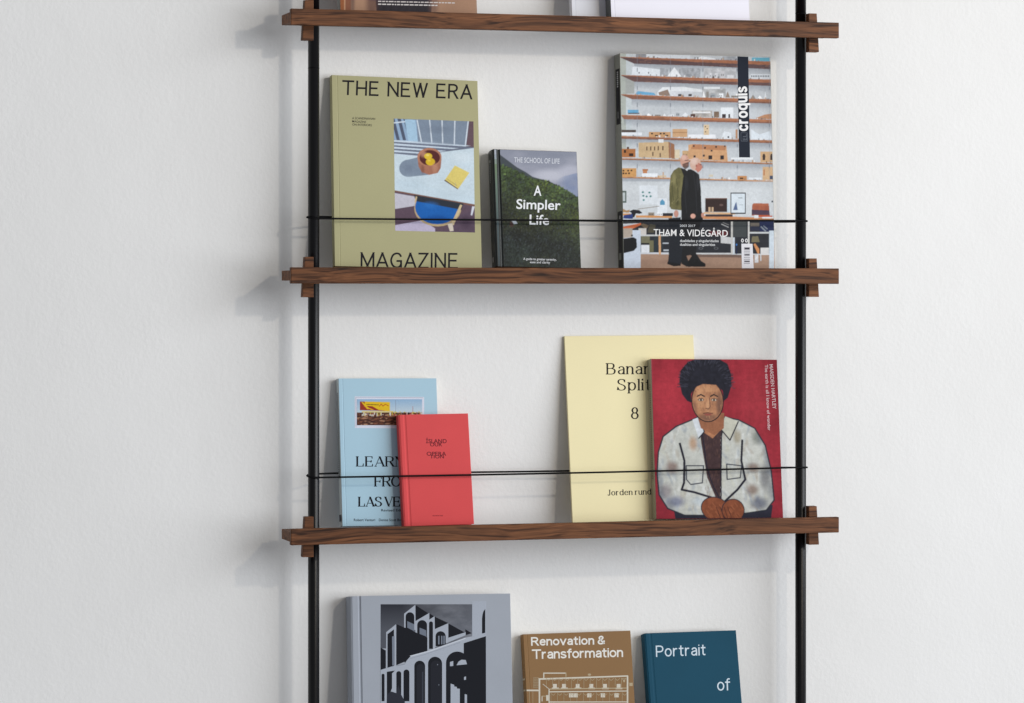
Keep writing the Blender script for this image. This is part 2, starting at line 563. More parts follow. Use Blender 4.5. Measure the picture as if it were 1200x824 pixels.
class Canvas:
    """picture over the photo rectangle x0..x1, y0..y1; corners may be given to warp it onto a printed quad"""

    def __init__(self, x0, y0, x1, y1, out=2.0, ss=2, base=(200, 200, 200)):
        self.x0, self.y0, self.x1, self.y1 = x0, y0, x1, y1
        self.ss, self.out = ss, out
        self.R = out * ss
        self.nw = int(round((x1 - x0) * out)); self.nh = int(round((y1 - y0) * out))
        self.W, self.H = self.nw * ss, self.nh * ss
        self.a = np.zeros((self.H, self.W, 3)); self.a[:] = lin(base)
        self.X = x0 + (np.arange(self.W) + 0.5) / self.R
        self.Y = y0 + (np.arange(self.H) + 0.5) / self.R
        self.map = lambda p: p
        self.ms = 1.0                   # size of one px in the units of map

    def _win(self, xa, ya, xb, yb):
        i0 = max(0, int((xa - self.x0) * self.R) - 1); i1 = min(self.W, int((xb - self.x0) * self.R) + 2)
        j0 = max(0, int((ya - self.y0) * self.R) - 1); j1 = min(self.H, int((yb - self.y0) * self.R) + 2)
        return i0, i1, j0, j1

    def mask(self, pts):
        P = [self.map(p) for p in pts]
        xs = [p[0] for p in P]; ys = [p[1] for p in P]
        i0, i1, j0, j1 = self._win(min(xs), min(ys), max(xs), max(ys))
        if i1 <= i0 or j1 <= j0: return None
        X = self.X[i0:i1][None, :]; Y = self.Y[j0:j1][:, None]
        ins = np.zeros((j1 - j0, i1 - i0), bool)
        n = len(P)
        for k in range(n):
            xa, ya = P[k]; xb, yb = P[(k + 1) % n]
            if ya == yb: continue
            c = ((Y < ya) != (Y < yb)) & (X < (xb - xa) * (Y - ya) / (yb - ya) + xa)
            ins ^= c
        return i0, i1, j0, j1, ins

    def poly(self, pts, col, alpha=1.0, tex=0.0):
        m = self.mask(pts)
        if m is None: return
        i0, i1, j0, j1, ins = m
        c = lin(col)
        v = self.a[j0:j1, i0:i1]
        k = (ins * alpha)[..., None]
        cc = c
        if tex:
            nz = vnoise(j1 - j0, i1 - i0, max(2, (j1 - j0) / self.R / 3), int(abs(pts[0][0] * 31 + pts[0][1] * 17)) % 9999)
            cc = c * (1 + tex * (nz[..., None] - 0.5) * 2)
        self.a[j0:j1, i0:i1] = v * (1 - k) + cc * k

    def rect(self, x0, y0, x1, y1, col, alpha=1.0, tex=0.0):
        self.poly([(x0, y0), (x1, y0), (x1, y1), (x0, y1)], col, alpha, tex)

    def line(self, pts, wd, col, alpha=1.0):
        wd = wd * self.ms
        for (xa, ya), (xb, yb) in zip(pts[:-1], pts[1:]):
            dx, dy = xb - xa, yb - ya
            L = math.hypot(dx, dy) or 1
            nx, ny = -dy / L * wd / 2, dx / L * wd / 2
            ex, ey = dx / L * wd * 0.3, dy / L * wd * 0.3
            self.poly([(xa + nx - ex, ya + ny - ey), (xb + nx + ex, yb + ny + ey), (xb - nx + ex, yb - ny + ey), (xa - nx - ex, ya - ny - ey)], col, alpha)

    def ell(self, cx, cy, rx, ry, col, alpha=1.0, rot=0.0, tex=0.0, n=28):
        c, s = math.cos(rot), math.sin(rot)
        self.poly([(cx + rx * math.cos(a) * c - ry * math.sin(a) * s, cy + rx * math.cos(a) * s + ry * math.sin(a) * c)
                   for a in [2 * math.pi * k / n for k in range(n)]], col, alpha, tex)

    def soft(self, cx, cy, rx, ry, col, alpha=1.0, rot=0.0, clip=None):
        mx0, my0 = self.map((cx, cy)); mx1, my1 = self.map((cx + rx, cy)); mx2, my2 = self.map((cx, cy + ry))
        rx, ry, cx, cy = math.hypot(mx1 - mx0, my1 - my0), math.hypot(mx2 - mx0, my2 - my0), mx0, my0
        R = max(rx, ry) * 1.6
        i0, i1, j0, j1 = self._win(cx - R, cy - R, cx + R, cy + R)
        if i1 <= i0 or j1 <= j0: return
        X = self.X[i0:i1][None, :] - cx; Y = self.Y[j0:j1][:, None] - cy
        c, s = math.cos(rot), math.sin(rot)
        u = (X * c + Y * s) / rx; v = (-X * s + Y * c) / ry
        k = np.clip(1.25 - np.sqrt(u * u + v * v), 0, 1)
        k = (k * k * (3 - 2 * k) * alpha)
        if clip is not None:
            k = k * clip[j0:j1, i0:i1]
        k = k[..., None]
        self.a[j0:j1, i0:i1] = self.a[j0:j1, i0:i1] * (1 - k) + lin(col) * k

    def full_mask(self, pts):
        z = np.zeros((self.H, self.W))
        m = self.mask(pts)
        if m is not None:
            i0, i1, j0, j1, ins = m
            z[j0:j1, i0:i1] = ins
        return z

    def grade(self, gain=1.0, gamma=1.0, sat=1.0):
        g = self.a.mean(axis=2, keepdims=True)
        self.a = np.clip(g + (self.a - g) * sat, 0, 1) ** gamma * gain

    def done(self):
        a = self.a.reshape(self.nh, self.ss, self.nw, self.ss, 3).mean(axis=(1, 3))
        return np.clip(a, 0, 1)


def canvas_part(book, cv, name, mat, w=0.00006, corners=None, ulo=0.0002):
    """grid of vertices over the canvas laid on the book's cover"""
    a = cv.done()
    nh, nw = a.shape[:2]
    cor = corners or [(cv.x0, cv.y0), (cv.x1, cv.y0), (cv.x1, cv.y1), (cv.x0, cv.y1)]
    q = book.locs(cor)
    s = np.linspace(0, 1, nw + 1)[None, :, None]; t = np.linspace(0, 1, nh + 1)[:, None, None]
    P = (q[0] * (1 - s) + q[1] * s) * (1 - t) + (q[3] * (1 - s) + q[2] * s) * t
    P[..., 0] = np.clip(P[..., 0], ulo, book.w - 0.0004)
    P[..., 1] = np.clip(P[..., 1], 0.0002, book.h - 0.0004)
    V = np.zeros(((nh + 1) * (nw + 1), 3), np.float32)
    V[:, :2] = P.reshape(-1, 2); V[:, 2] = w
    idx = np.arange((nh + 1) * (nw + 1)).reshape(nh + 1, nw + 1)
    Fq = np.stack([idx[1:, :-1], idx[1:, 1:], idx[:-1, 1:], idx[:-1, :-1]], -1).reshape(-1, 4)
    me = bpy.data.meshes.new(name)
    me.vertices.add(len(V)); me.vertices.foreach_set('co', V.ravel())
    me.loops.add(Fq.size); me.loops.foreach_set('vertex_index', Fq.ravel().astype(np.int32))
    me.polygons.add(len(Fq)); me.polygons.foreach_set('loop_start', (np.arange(len(Fq)) * 4).astype(np.int32))
    me.polygons.foreach_set('loop_total', np.full(len(Fq), 4, np.int32))
    # vertex colours: mean of the four cells around
    pad = np.pad(a, ((1, 1), (1, 1), (0, 0)), mode='edge')
    vc = (pad[:-1, :-1] + pad[1:, :-1] + pad[:-1, 1:] + pad[1:, 1:]) / 4
    at = me.color_attributes.new('Col', 'FLOAT_COLOR', 'POINT')
    C4 = np.ones((len(V), 4), np.float32); C4[:, :3] = vc.reshape(-1, 3)
    at.data.foreach_set('color', C4.ravel())
    me.materials.append(mat)
    me.update(calc_edges=True)
    o = bpy.data.objects.new(name, me); COL.objects.link(o)
    o.parent = book.root
    return o


_font_cache = {}


def font_mesh(body, off):
    key = (body, off)
    if key in _font_cache: return _font_cache[key]
    c = bpy.data.curves.new('lettering', 'FONT')
    c.body = body; c.offset = off; c.resolution_u = 4
    o = bpy.data.objects.new('lettering', c); COL.objects.link(o)
    bpy.context.view_layer.update()
    dg = bpy.context.evaluated_depsgraph_get()
    me = bpy.data.meshes.new_from_object(o.evaluated_get(dg))
    V = np.array([v.co[:2] for v in me.vertices]); Fc = [tuple(p.vertices) for p in me.polygons]
    bpy.data.objects.remove(o); bpy.data.curves.remove(c); bpy.data.meshes.remove(me)
    _font_cache[key] = (V, Fc)
    return V, Fc


_V, _ = font_mesh('H', 0.0)
CAP = _V[:, 1].max() - _V[:, 1].min()
BASE = _V[:, 1].min()


def ellp(cx, cy, rx, ry, n=24):
    return [(cx + rx * math.cos(2 * math.pi * k / n + math.pi / 2), cy + ry * math.sin(2 * math.pi * k / n + math.pi / 2)) for k in range(n + 1)]


S_PATH = [(.58, .78), (.50, .94), (.31, 1), (.11, .93), (.04, .76), (.13, .61), (.32, .52), (.52, .41), (.61, .24), (.51, .06), (.30, 0), (.10, .05), (.0, .23)]
BOWLP = [(0, .45), (.1, .64), (.26, .7), (.45, .6), (.52, .35), (.45, .1), (.26, 0), (.1, .06), (0, .25)]
# glyph skeletons: (advance, strokes, serifs); stroke = (kind, points[, weight]) with kind l line / c curve
G = {
    'T': (.78, [('l', [(0, 1), (.78, 1)]), ('l', [(.39, 1), (.39, 0)])], [(.39, 0, .16, .16)]),
    'H': (.7, [('l', [(0, 0), (0, 1)]), ('l', [(.7, 0), (.7, 1)]), ('l', [(0, .5), (.7, .5)])], []),
    'E': (.62, [('l', [(0, 0), (0, 1)]), ('l', [(0, 1), (.56, 1)]), ('l', [(0, .52), (.50, .52)]), ('l', [(0, 0), (.60, 0)])],
          [(0, 0, .14, .1), (0, 1, .14, .1), ('v', .6, 0, .24), ('v', .56, 1, -.2), ('v', .47, .40, .24)]),
    'F': (.6, [('l', [(0, 0), (0, 1)]), ('l', [(0, 1), (.58, 1)]), ('l', [(0, .52), (.46, .52)])],
          [(0, 0, .14, .16), (0, 1, .14, .1), ('v', .58, 1, -.22), ('v', .46, .40, .24)]),
    'N': (.72, [('l', [(0, 0), (0, 1)], 'h'), ('l', [(.72, 0), (.72, 1)], 'h'), ('l', [(0, 1), (.72, 0)])], [(0, 0, .12, .12), (.72, 1, .12, .12), (0, 1, .13, 0)]),
    'W': (1.0, [('l', [(0, 1), (.25, 0)]), ('l', [(.25, 0), (.5, 1)]), ('l', [(.5, 1), (.75, 0)]), ('l', [(.75, 0), (1, 1)])], []),
    'R': (.66, [('l', [(0, 0), (0, 1)]), ('c', [(0, 1), (.2, 1), (.38, .995), (.54, .92), (.60, .76), (.54, .59), (.38, .51), (.2, .5), (0, .5)]), ('l', [(.34, .5), (.64, 0)], 'k')],
          [(0, 0, .14, .14), (0, 1, .14, .1), (.66, 0, .08, .12)]),
    'A': (.76, [('l', [(0, 0), (.38, 1)], 'h'), ('l', [(.38, 1), (.76, 0)], 'k'), ('l', [(.13, .33), (.63, .33)])], [(0, 0, .1, .12), (.76, 0, .14, .12)]),
    'V': (.74, [('l', [(0, 1), (.37, 0)], 'k'), ('l', [(.37, 0), (.74, 1)], 'h')], [(0, 1, .12, .14), (.74, 1, .12, .1)]),
    'M': (.9, [('l', [(0, 0), (0, 1)], 'h'), ('l', [(0, 1), (.45, 0)], 'k'), ('l', [(.45, 0), (.9, 1)], 'h'), ('l', [(.9, 1), (.9, 0)])], [(0, 0, .12, .12), (.9, 0, .14, .14), (0, 1, .12, 0), (.9, 1, 0, .12)]),
    'G': (.76, [('c', [(.74, .76), (.62, .94), (.39, 1), (.14, .89), (0, .62), (0, .38), (.14, .11), (.39, 0), (.62, .06), (.74, .24)]), ('l', [(.74, .05), (.74, .46)]), ('l', [(.46, .46), (.74, .46)])], []),
    'Z': (.64, [('l', [(0, 1), (.62, 1)]), ('l', [(.62, 1), (0, 0)]), ('l', [(0, 0), (.64, 0)])], []),
    'I': (0, [('l', [(0, 0), (0, 1)])], [(0, 0, .14, .14), (0, 1, .14, .14)]),
    'L': (.58, [('l', [(0, 0), (0, 1)]), ('l', [(0, 0), (.57, 0)])], [(0, 0, .14, 0), (0, 1, .14, .14), ('v', .57, 0, .28)]),
    'O': (.8, [('c', ellp(.4, .5, .4, .5))], []),
    'P': (.6, [('l', [(0, 0), (0, 1)]), ('c', [(0, 1), (.2, 1), (.38, .99), (.54, .91), (.60, .72), (.54, .53), (.38, .45), (.2, .44), (0, .44)])], [(0, 0, .14, .14), (0, 1, .14, 0)]),
    'B': (.66, [('l', [(0, 0), (0, 1)]), ('c', [(0, 1), (.2, 1), (.38, .99), (.52, .91), (.56, .77), (.51, .62), (.38, .54), (.2, .53), (0, .53)]),
                ('c', [(.1, .53), (.3, .53), (.48, .50), (.62, .40), (.65, .26), (.58, .08), (.40, .0), (.2, 0), (0, 0)])], [(0, 0, .14, 0), (0, 1, .14, 0)]),
    'S': (.62, [('c', S_PATH)], [('v', .58, .98, -.26), ('v', .0, .02, .28)]),
    'J': (.36, [('l', [(.3, 1), (.3, .2)]), ('c', [(.3, .25), (.27, .05), (.14, -.02), (.02, .06), (.0, .14)])], [(.3, 1, .14, .14)]),
    '8': (.54, [('c', ellp(.27, .755, .22, .245)), ('c', ellp(.27, .265, .27, .265))], []),
    '&': (.7, [('c', [(.68, 0), (.5, .2), (.22, .58), (.13, .8), (.21, .96), (.36, 1), (.48, .91), (.49, .76), (.36, .6), (.12, .43), (.02, .22), (.12, .04), (.32, 0), (.52, .1), (.66, .44)])], []),
    'a': (.47, [('c', [(.05, .54), (.13, .66), (.27, .7), (.41, .64), (.47, .48)]), ('l', [(.47, .5), (.47, 0)]), ('c', [(.47, .41), (.3, .39), (.1, .33), (.02, .19), (.09, .05), (.23, 0), (.38, .06), (.47, .2)])], [(.47, 0, 0, .13)]),
    'n': (.46, [('l', [(0, 0), (0, .7)]), ('c', [(0, .42), (.08, .62), (.25, .7), (.41, .63), (.46, .44)]), ('l', [(.46, .48), (.46, 0)])], [(0, 0, .13, .12), (.46, 0, .12, .13), (0, .7, .13, 0)]),
    'm': (.84, [('l', [(0, 0), (0, .7)]), ('c', [(0, .42), (.08, .62), (.22, .7), (.37, .63), (.42, .44)]), ('l', [(.42, .48), (.42, 0)]),
                ('c', [(.42, .42), (.5, .62), (.64, .7), (.79, .63), (.84, .44)]), ('l', [(.84, .48), (.84, 0)])], []),
    'r': (.32, [('l', [(0, 0), (0, .7)]), ('c', [(0, .38), (.07, .59), (.2, .69), (.34, .67)])], [(0, 0, .13, .13), (0, .7, .13, 0)]),
    'o': (.54, [('c', ellp(.27, .35, .27, .35))], []),
    'v': (.5, [('l', [(0, .7), (.25, 0)]), ('l', [(.25, 0), (.5, .7)])], []),
    't': (.34, [('l', [(.14, .93), (.14, .14)]), ('c', [(.14, .18), (.17, .04), (.26, 0), (.36, .03)]), ('l', [(0, .7), (.32, .7)])], []),
    'i': (0, [('l', [(0, 0), (0, .7)]), ('d', [(0, .96)])], [(0, 0, .13, .13), (0, .7, .13, 0)]),
    's': (.46, [('c', [(x * .76, y * .7) for x, y in S_PATH])], []),
    'f': (.32, [('c', [(.38, .98), (.26, 1.0), (.16, .92), (.14, .74)]), ('l', [(.14, .8), (.14, 0)]), ('l', [(0, .7), (.34, .7)])], []),
    'p': (.52, [('l', [(0, .7), (0, -.27)]), ('c', BOWLP)], [(0, -.27, .13, .13), (0, .7, .13, 0)]),
    'q': (.52, [('l', [(.52, .7), (.52, -.27)]), ('c', [(.52 - x, y) for x, y in BOWLP])], []),
    'd': (.52, [('l', [(.52, 1), (.52, 0)]), ('c', [(.52 - x, y) for x, y in BOWLP])], [(.52, 0, 0, .13), (.52, 1, .13, 0)]),
    'l': (0, [('l', [(0, 0), (0, 1)])], [(0, 0, .13, .13), (0, 1, .13, 0)]),
    'e': (.5, [('l', [(.03, .38), (.48, .38)]), ('c', [(.50, .38), (.47, .6), (.27, .7), (.08, .6), (.01, .35), (.1, .08), (.28, 0), (.43, .05), (.50, .17)])], []),
    'u': (.46, [('l', [(0, .7), (0, .22)]), ('c', [(0, .28), (.06, .06), (.2, 0), (.38, .08), (.46, .28)]), ('l', [(.46, 0), (.46, .7)])], [(0, .7, .13, 0), (.46, .7, .13, 0), (.46, 0, 0, .13)]),
    'c': (.5, [('c', [(.49, .5), (.42, .65), (.27, .7), (.08, .6), (.01, .35), (.08, .1), (.27, 0), (.42, .05), (.49, .2)])], []),
}


def catmull(P, n=5):
    out = []
    m = len(P)
    closed = (abs(P[0][0] - P[-1][0]) < 1e-6 and abs(P[0][1] - P[-1][1]) < 1e-6)
    for i in range(m - 1):
        p1, p2 = P[i], P[i + 1]
        p0 = P[i - 1] if i > 0 else (P[-2] if closed else p1)
        p3 = P[i + 2] if i + 2 < m else (P[1] if closed else p2)
        for k in range(n):
            t = k / n
            out.append(tuple(0.5 * (2 * b + (-a + c) * t + (2 * a - 5 * b + 4 * c - d) * t * t + (-a + 3 * b - 3 * c + d) * t ** 3)
                             for a, b, c, d in zip(p0, p1, p2, p3)))
    out.append(P[-1])
    return out, closed


class Print:
    """flat shapes in photo coordinates, laid on a cover in thin layers"""

    def __init__(self, book, w0=0.00012, step=0.00002):
        self.b, self.w0, self.step = book, w0, step
        self.g = []                     # (verts local, faces, colour, bbox)
        self.mark = 0                   # shapes of one line of lettering share a mark
        self.cur = 0
        self.map = lambda p: p

    def add(self, V, faces, col):
        V = self.b.locs([self.map(p) for p in V])
        bb = (V[:, 0].min(), V[:, 1].min(), V[:, 0].max(), V[:, 1].max())
        self.g.append((V, faces, col, bb, self.cur))

    def poly(self, pts, col):
        self.add(pts, [tuple(range(len(pts)))], col)

    def rect(self, x0, y0, x1, y1, col):
        self.poly([(x0, y0), (x1, y0), (x1, y1), (x0, y1)], col)

    def line(self, pts, wd, col):
        for (xa, ya), (xb, yb) in zip(pts[:-1], pts[1:]):
            dx, dy = xb - xa, yb - ya
            L = math.hypot(dx, dy) or 1
            nx, ny = -dy / L * wd / 2, dx / L * wd / 2
            self.poly([(xa + nx, ya + ny), (xb + nx, yb + ny), (xb - nx, yb - ny), (xa - nx, ya - ny)], col)

    def ell(self, cx, cy, rx, ry, col, n=24):
        self.poly([(cx + rx * math.cos(2 * math.pi * k / n), cy + ry * math.sin(2 * math.pi * k / n)) for k in range(n)], col)

    def arch(self, xl, xr, ytop, ybot, col, n=14):
        cx, rx = (xl + xr) / 2, (xr - xl) / 2
        ry = rx * 1.0
        p = [(xl, ybot)] + [(cx - rx * math.cos(math.pi * k / n), ytop + ry - ry * math.sin(math.pi * k / n)) for k in range(n + 1)] + [(xr, ybot)]
        self.poly(p, col)

    def text(self, body, p0, p1, cap, col, off=0.0):
        self.mark += 1
        self.cur = self.mark
        V, Fc = font_mesh(body, off)
        x0, x1 = V[:, 0].min(), V[:, 0].max()
        L = math.hypot(p1[0] - p0[0], p1[1] - p0[1])
        d = ((p1[0] - p0[0]) / L, (p1[1] - p0[1]) / L)
        up = (d[1], -d[0])
        out = []
        for x, y in V:
            a = (x - x0) / (x1 - x0) * L
            h = (y - BASE) / CAP * cap
            out.append((p0[0] + d[0] * a + up[0] * h, p0[1] + d[1] * a + up[1] * h))
        self.add(out, Fc, col)
        self.cur = 0

    def word(self, body, p0, p1, cap, wt, col, thin=None, gap=.2, space=.45, serif=False, shear=0):
        """lettering from the stroke skeletons; wt / thin are stroke widths in photo px"""
        self.mark += 1
        self.cur = self.mark
        hw = wt / 2
        adv, glyphs = 0.0, []
        for i, ch in enumerate(body):
            if ch == ' ':
                adv += space - gap
                continue
            w, st, sf = G[ch]
            glyphs.append((adv, st, sf))
            adv += w + gap
        adv -= gap
        L = math.hypot(p1[0] - p0[0], p1[1] - p0[1])
        d = ((p1[0] - p0[0]) / L, (p1[1] - p0[1]) / L)
        up = (d[1], -d[0])
        pad = hw
        sx = (L - 2 * pad) / adv
        thin = thin or wt

        def T(x, y):
            return (p0[0] + d[0] * x + up[0] * y, p0[1] + d[1] * x + up[1] * y)

        hv = thin / 2 if serif else hw
        for gx, st, sf in glyphs:
            def q(p):
                return (pad + (gx + p[0]) * sx, hv + p[1] * (cap - 2 * hv))
            for s in st:
                kind, P = s[0], [q(p) for p in s[1]]
                if kind == 'd':
                    x, y = P[0]
                    r = hw * (1.15 if serif else 1.0)
                    self.add([T(x + r * math.cos(a), y + r * math.sin(a)) for a in [2 * math.pi * k / 12 for k in range(12)]], [tuple(range(12))], col)
                elif kind == 'l':
                    (xa, ya), (xb, yb) = P[0], P[1]
                    dx, dy = xb - xa, yb - ya
                    if abs(dy) < 0.15 * abs(dx):
                        h = thin / 2 if serif else hw
                        e = h
                        if xa > xb: xa, xb = xb, xa
                        self.add([T(xa - e, ya - h), T(xb + e, ya - h), T(xb + e, ya + h), T(xa - e, ya + h)], [(0, 1, 2, 3)], col)
                    else:
                        wl = wt
                        if serif and len(s) > 2: wl = thin if s[2] == 'h' else wt
                        if ya > yb: xa, ya, xb, yb = xb, yb, xa, ya
                        ln = math.hypot(xb - xa, yb - ya)
                        h = wl / 2 * ln / (yb - ya)
                        k = hv * (xb - xa) / (yb - ya)
                        self.add([T(xa - k - h, ya - hv), T(xa - k + h, ya - hv), T(xb + k + h, yb + hv), T(xb + k - h, yb + hv)], [(0, 1, 2, 3)], col)
                else:
                    C, closed = catmull(P)
                    n = len(C)
                    A, B = [], []
                    for i in range(n):
                        if closed:
                            a, b = C[(i - 1) % (n - 1)], C[(i + 1) % (n - 1)]
                        else:
                            a, b = C[max(i - 1, 0)], C[min(i + 1, n - 1)]
                        dx, dy = b[0] - a[0], b[1] - a[1]
                        ln = math.hypot(dx, dy) or 1
                        k = abs(dy / ln)
                        wl = (thin + (wt - thin) * k ** 1.6) if serif else wt
                        nx, ny = -dy / ln * wl / 2, dx / ln * wl / 2
                        A.append(T(C[i][0] + nx, C[i][1] + ny)); B.append(T(C[i][0] - nx, C[i][1] - ny))
                    fs = [(i, i + 1, n + i + 1, n + i) for i in range(n - 1)]
                    self.add(A + B, fs, col)
            if serif:
                for s in sf:
                    if s[0] == 'v':      # wedge terminal
                        x, y = q((s[1], s[2])); ln = s[3] * cap
                        self.add([T(x + thin * .5, y), T(x + thin * .5, y + ln), T(x - thin * .35, y + ln), T(x - wt * .55, y)], [(0, 1, 2, 3)], col)
                    else:
                        x, y = q((s[0], s[1])); a, b = s[2] * cap, s[3] * cap
                        h = thin / 2
                        self.add([T(x - a, y - h), T(x + b, y - h), T(x + b, y + h), T(x - a, y + h)], [(0, 1, 2, 3)], col)
        self.cur = 0

    def build(self, name, mat, shapes='printed_marks'):
        B = np.array([g[3] for g in self.g])
        lev = np.zeros(len(self.g), int)
        for i in range(1, len(self.g)):
            o = (B[:i, 0] < B[i, 2]) & (B[:i, 2] > B[i, 0]) & (B[:i, 1] < B[i, 3]) & (B[:i, 3] > B[i, 1])
            if o.any(): lev[i] = lev[:i][o].max() + 1
        for part in range(self.mark + 1):
            sel = [(g, l) for g, l in zip(self.g, lev) if g[4] == part]
            if sel: self._part(name if (part or not self.mark) else shapes, mat, sel)

    def _part(self, name, mat, sel):
        verts, faces, cols = [], [], []
        for (V, fs, col, _, _m), l in sel:
            o = len(verts)
            c = lin(col)
            for x, y in V:
                verts.append((min(max(x, 0.0003), self.b.w - 0.0005), min(max(y, 0.0003), self.b.h - 0.0005), self.w0 + self.step * l))
            for f in fs:
                faces.append(tuple(o + k for k in f)); cols.append((len(f), c))
        me = bpy.data.meshes.new(name)
        me.from_pydata(verts, [], faces)
        at = me.color_attributes.new('Col', 'FLOAT_COLOR', 'CORNER')
        arr = np.ones((sum(n for n, _ in cols), 4), np.float32)
        k = 0
        for n, c in cols:
            arr[k:k + n, :3] = c; k += n
        at.data.foreach_set('color', arr.ravel())
        me.materials.append(mat)
        me.update()
        o = bpy.data.objects.new(name, me); COL.objects.link(o)
        o.parent = self.b.root
        return o


def zoom(x0, y0, k):
    return lambda p: (x0 + p[0] / k, y0 + p[1] / k)


# ================================================================== books on the second ledge
INK = (32, 31, 36)
WHT = (236, 238, 242)


def spine_print(book, name, shapes, mat):
    """shapes: (y_top, y_bottom, w_frac0, w_frac1, colour) on the spine, rows in photo px, w from front (0) to back (1)"""
    verts, faces, cols = [], [], []
    px = 600
    for k, (ya, yb, fa, fb, col) in enumerate(shapes):
        xl = book._edge_x
        v1 = book.loc(xl, ya)[1]; v0 = book.loc(xl, yb)[1]
        v0 = max(0.0006, v0); v1 = min(book.h - 0.0006, v1)
        u = book.spine_u - 0.00018 - 0.00003 * k
        o = len(verts)
        for v in (v0, v1):
            verts += [(u, v, -book.t * fa), (u, v, -book.t * fb)]
        faces.append((o, o + 1, o + 3, o + 2)); cols.append(lin(col))
    me = bpy.data.meshes.new(name)
    me.from_pydata(verts, [], faces)
    at = me.color_attributes.new('Col', 'FLOAT_COLOR', 'CORNER')
    arr = np.ones((len(faces) * 4, 4), np.float32)
    for i, c in enumerate(cols): arr[i * 4:i * 4 + 4, :3] = c
    at.data.foreach_set('color', arr.ravel())
    me.materials.append(mat); me.update()
    o = bpy.data.objects.new(name, me); COL.objects.link(o); o.parent = book.root
    return o


def dashes(x0, x1, seed, unit=1.0):
    """word-like runs between x0 and x1"""
    r = random.Random(seed)
    out, x = [], x0
    while x < x1:
        n = r.uniform(2.0, 7.0) * unit
        out.append((x, min(x + n, x1)))
        x += n + 1.0 * unit
    return out


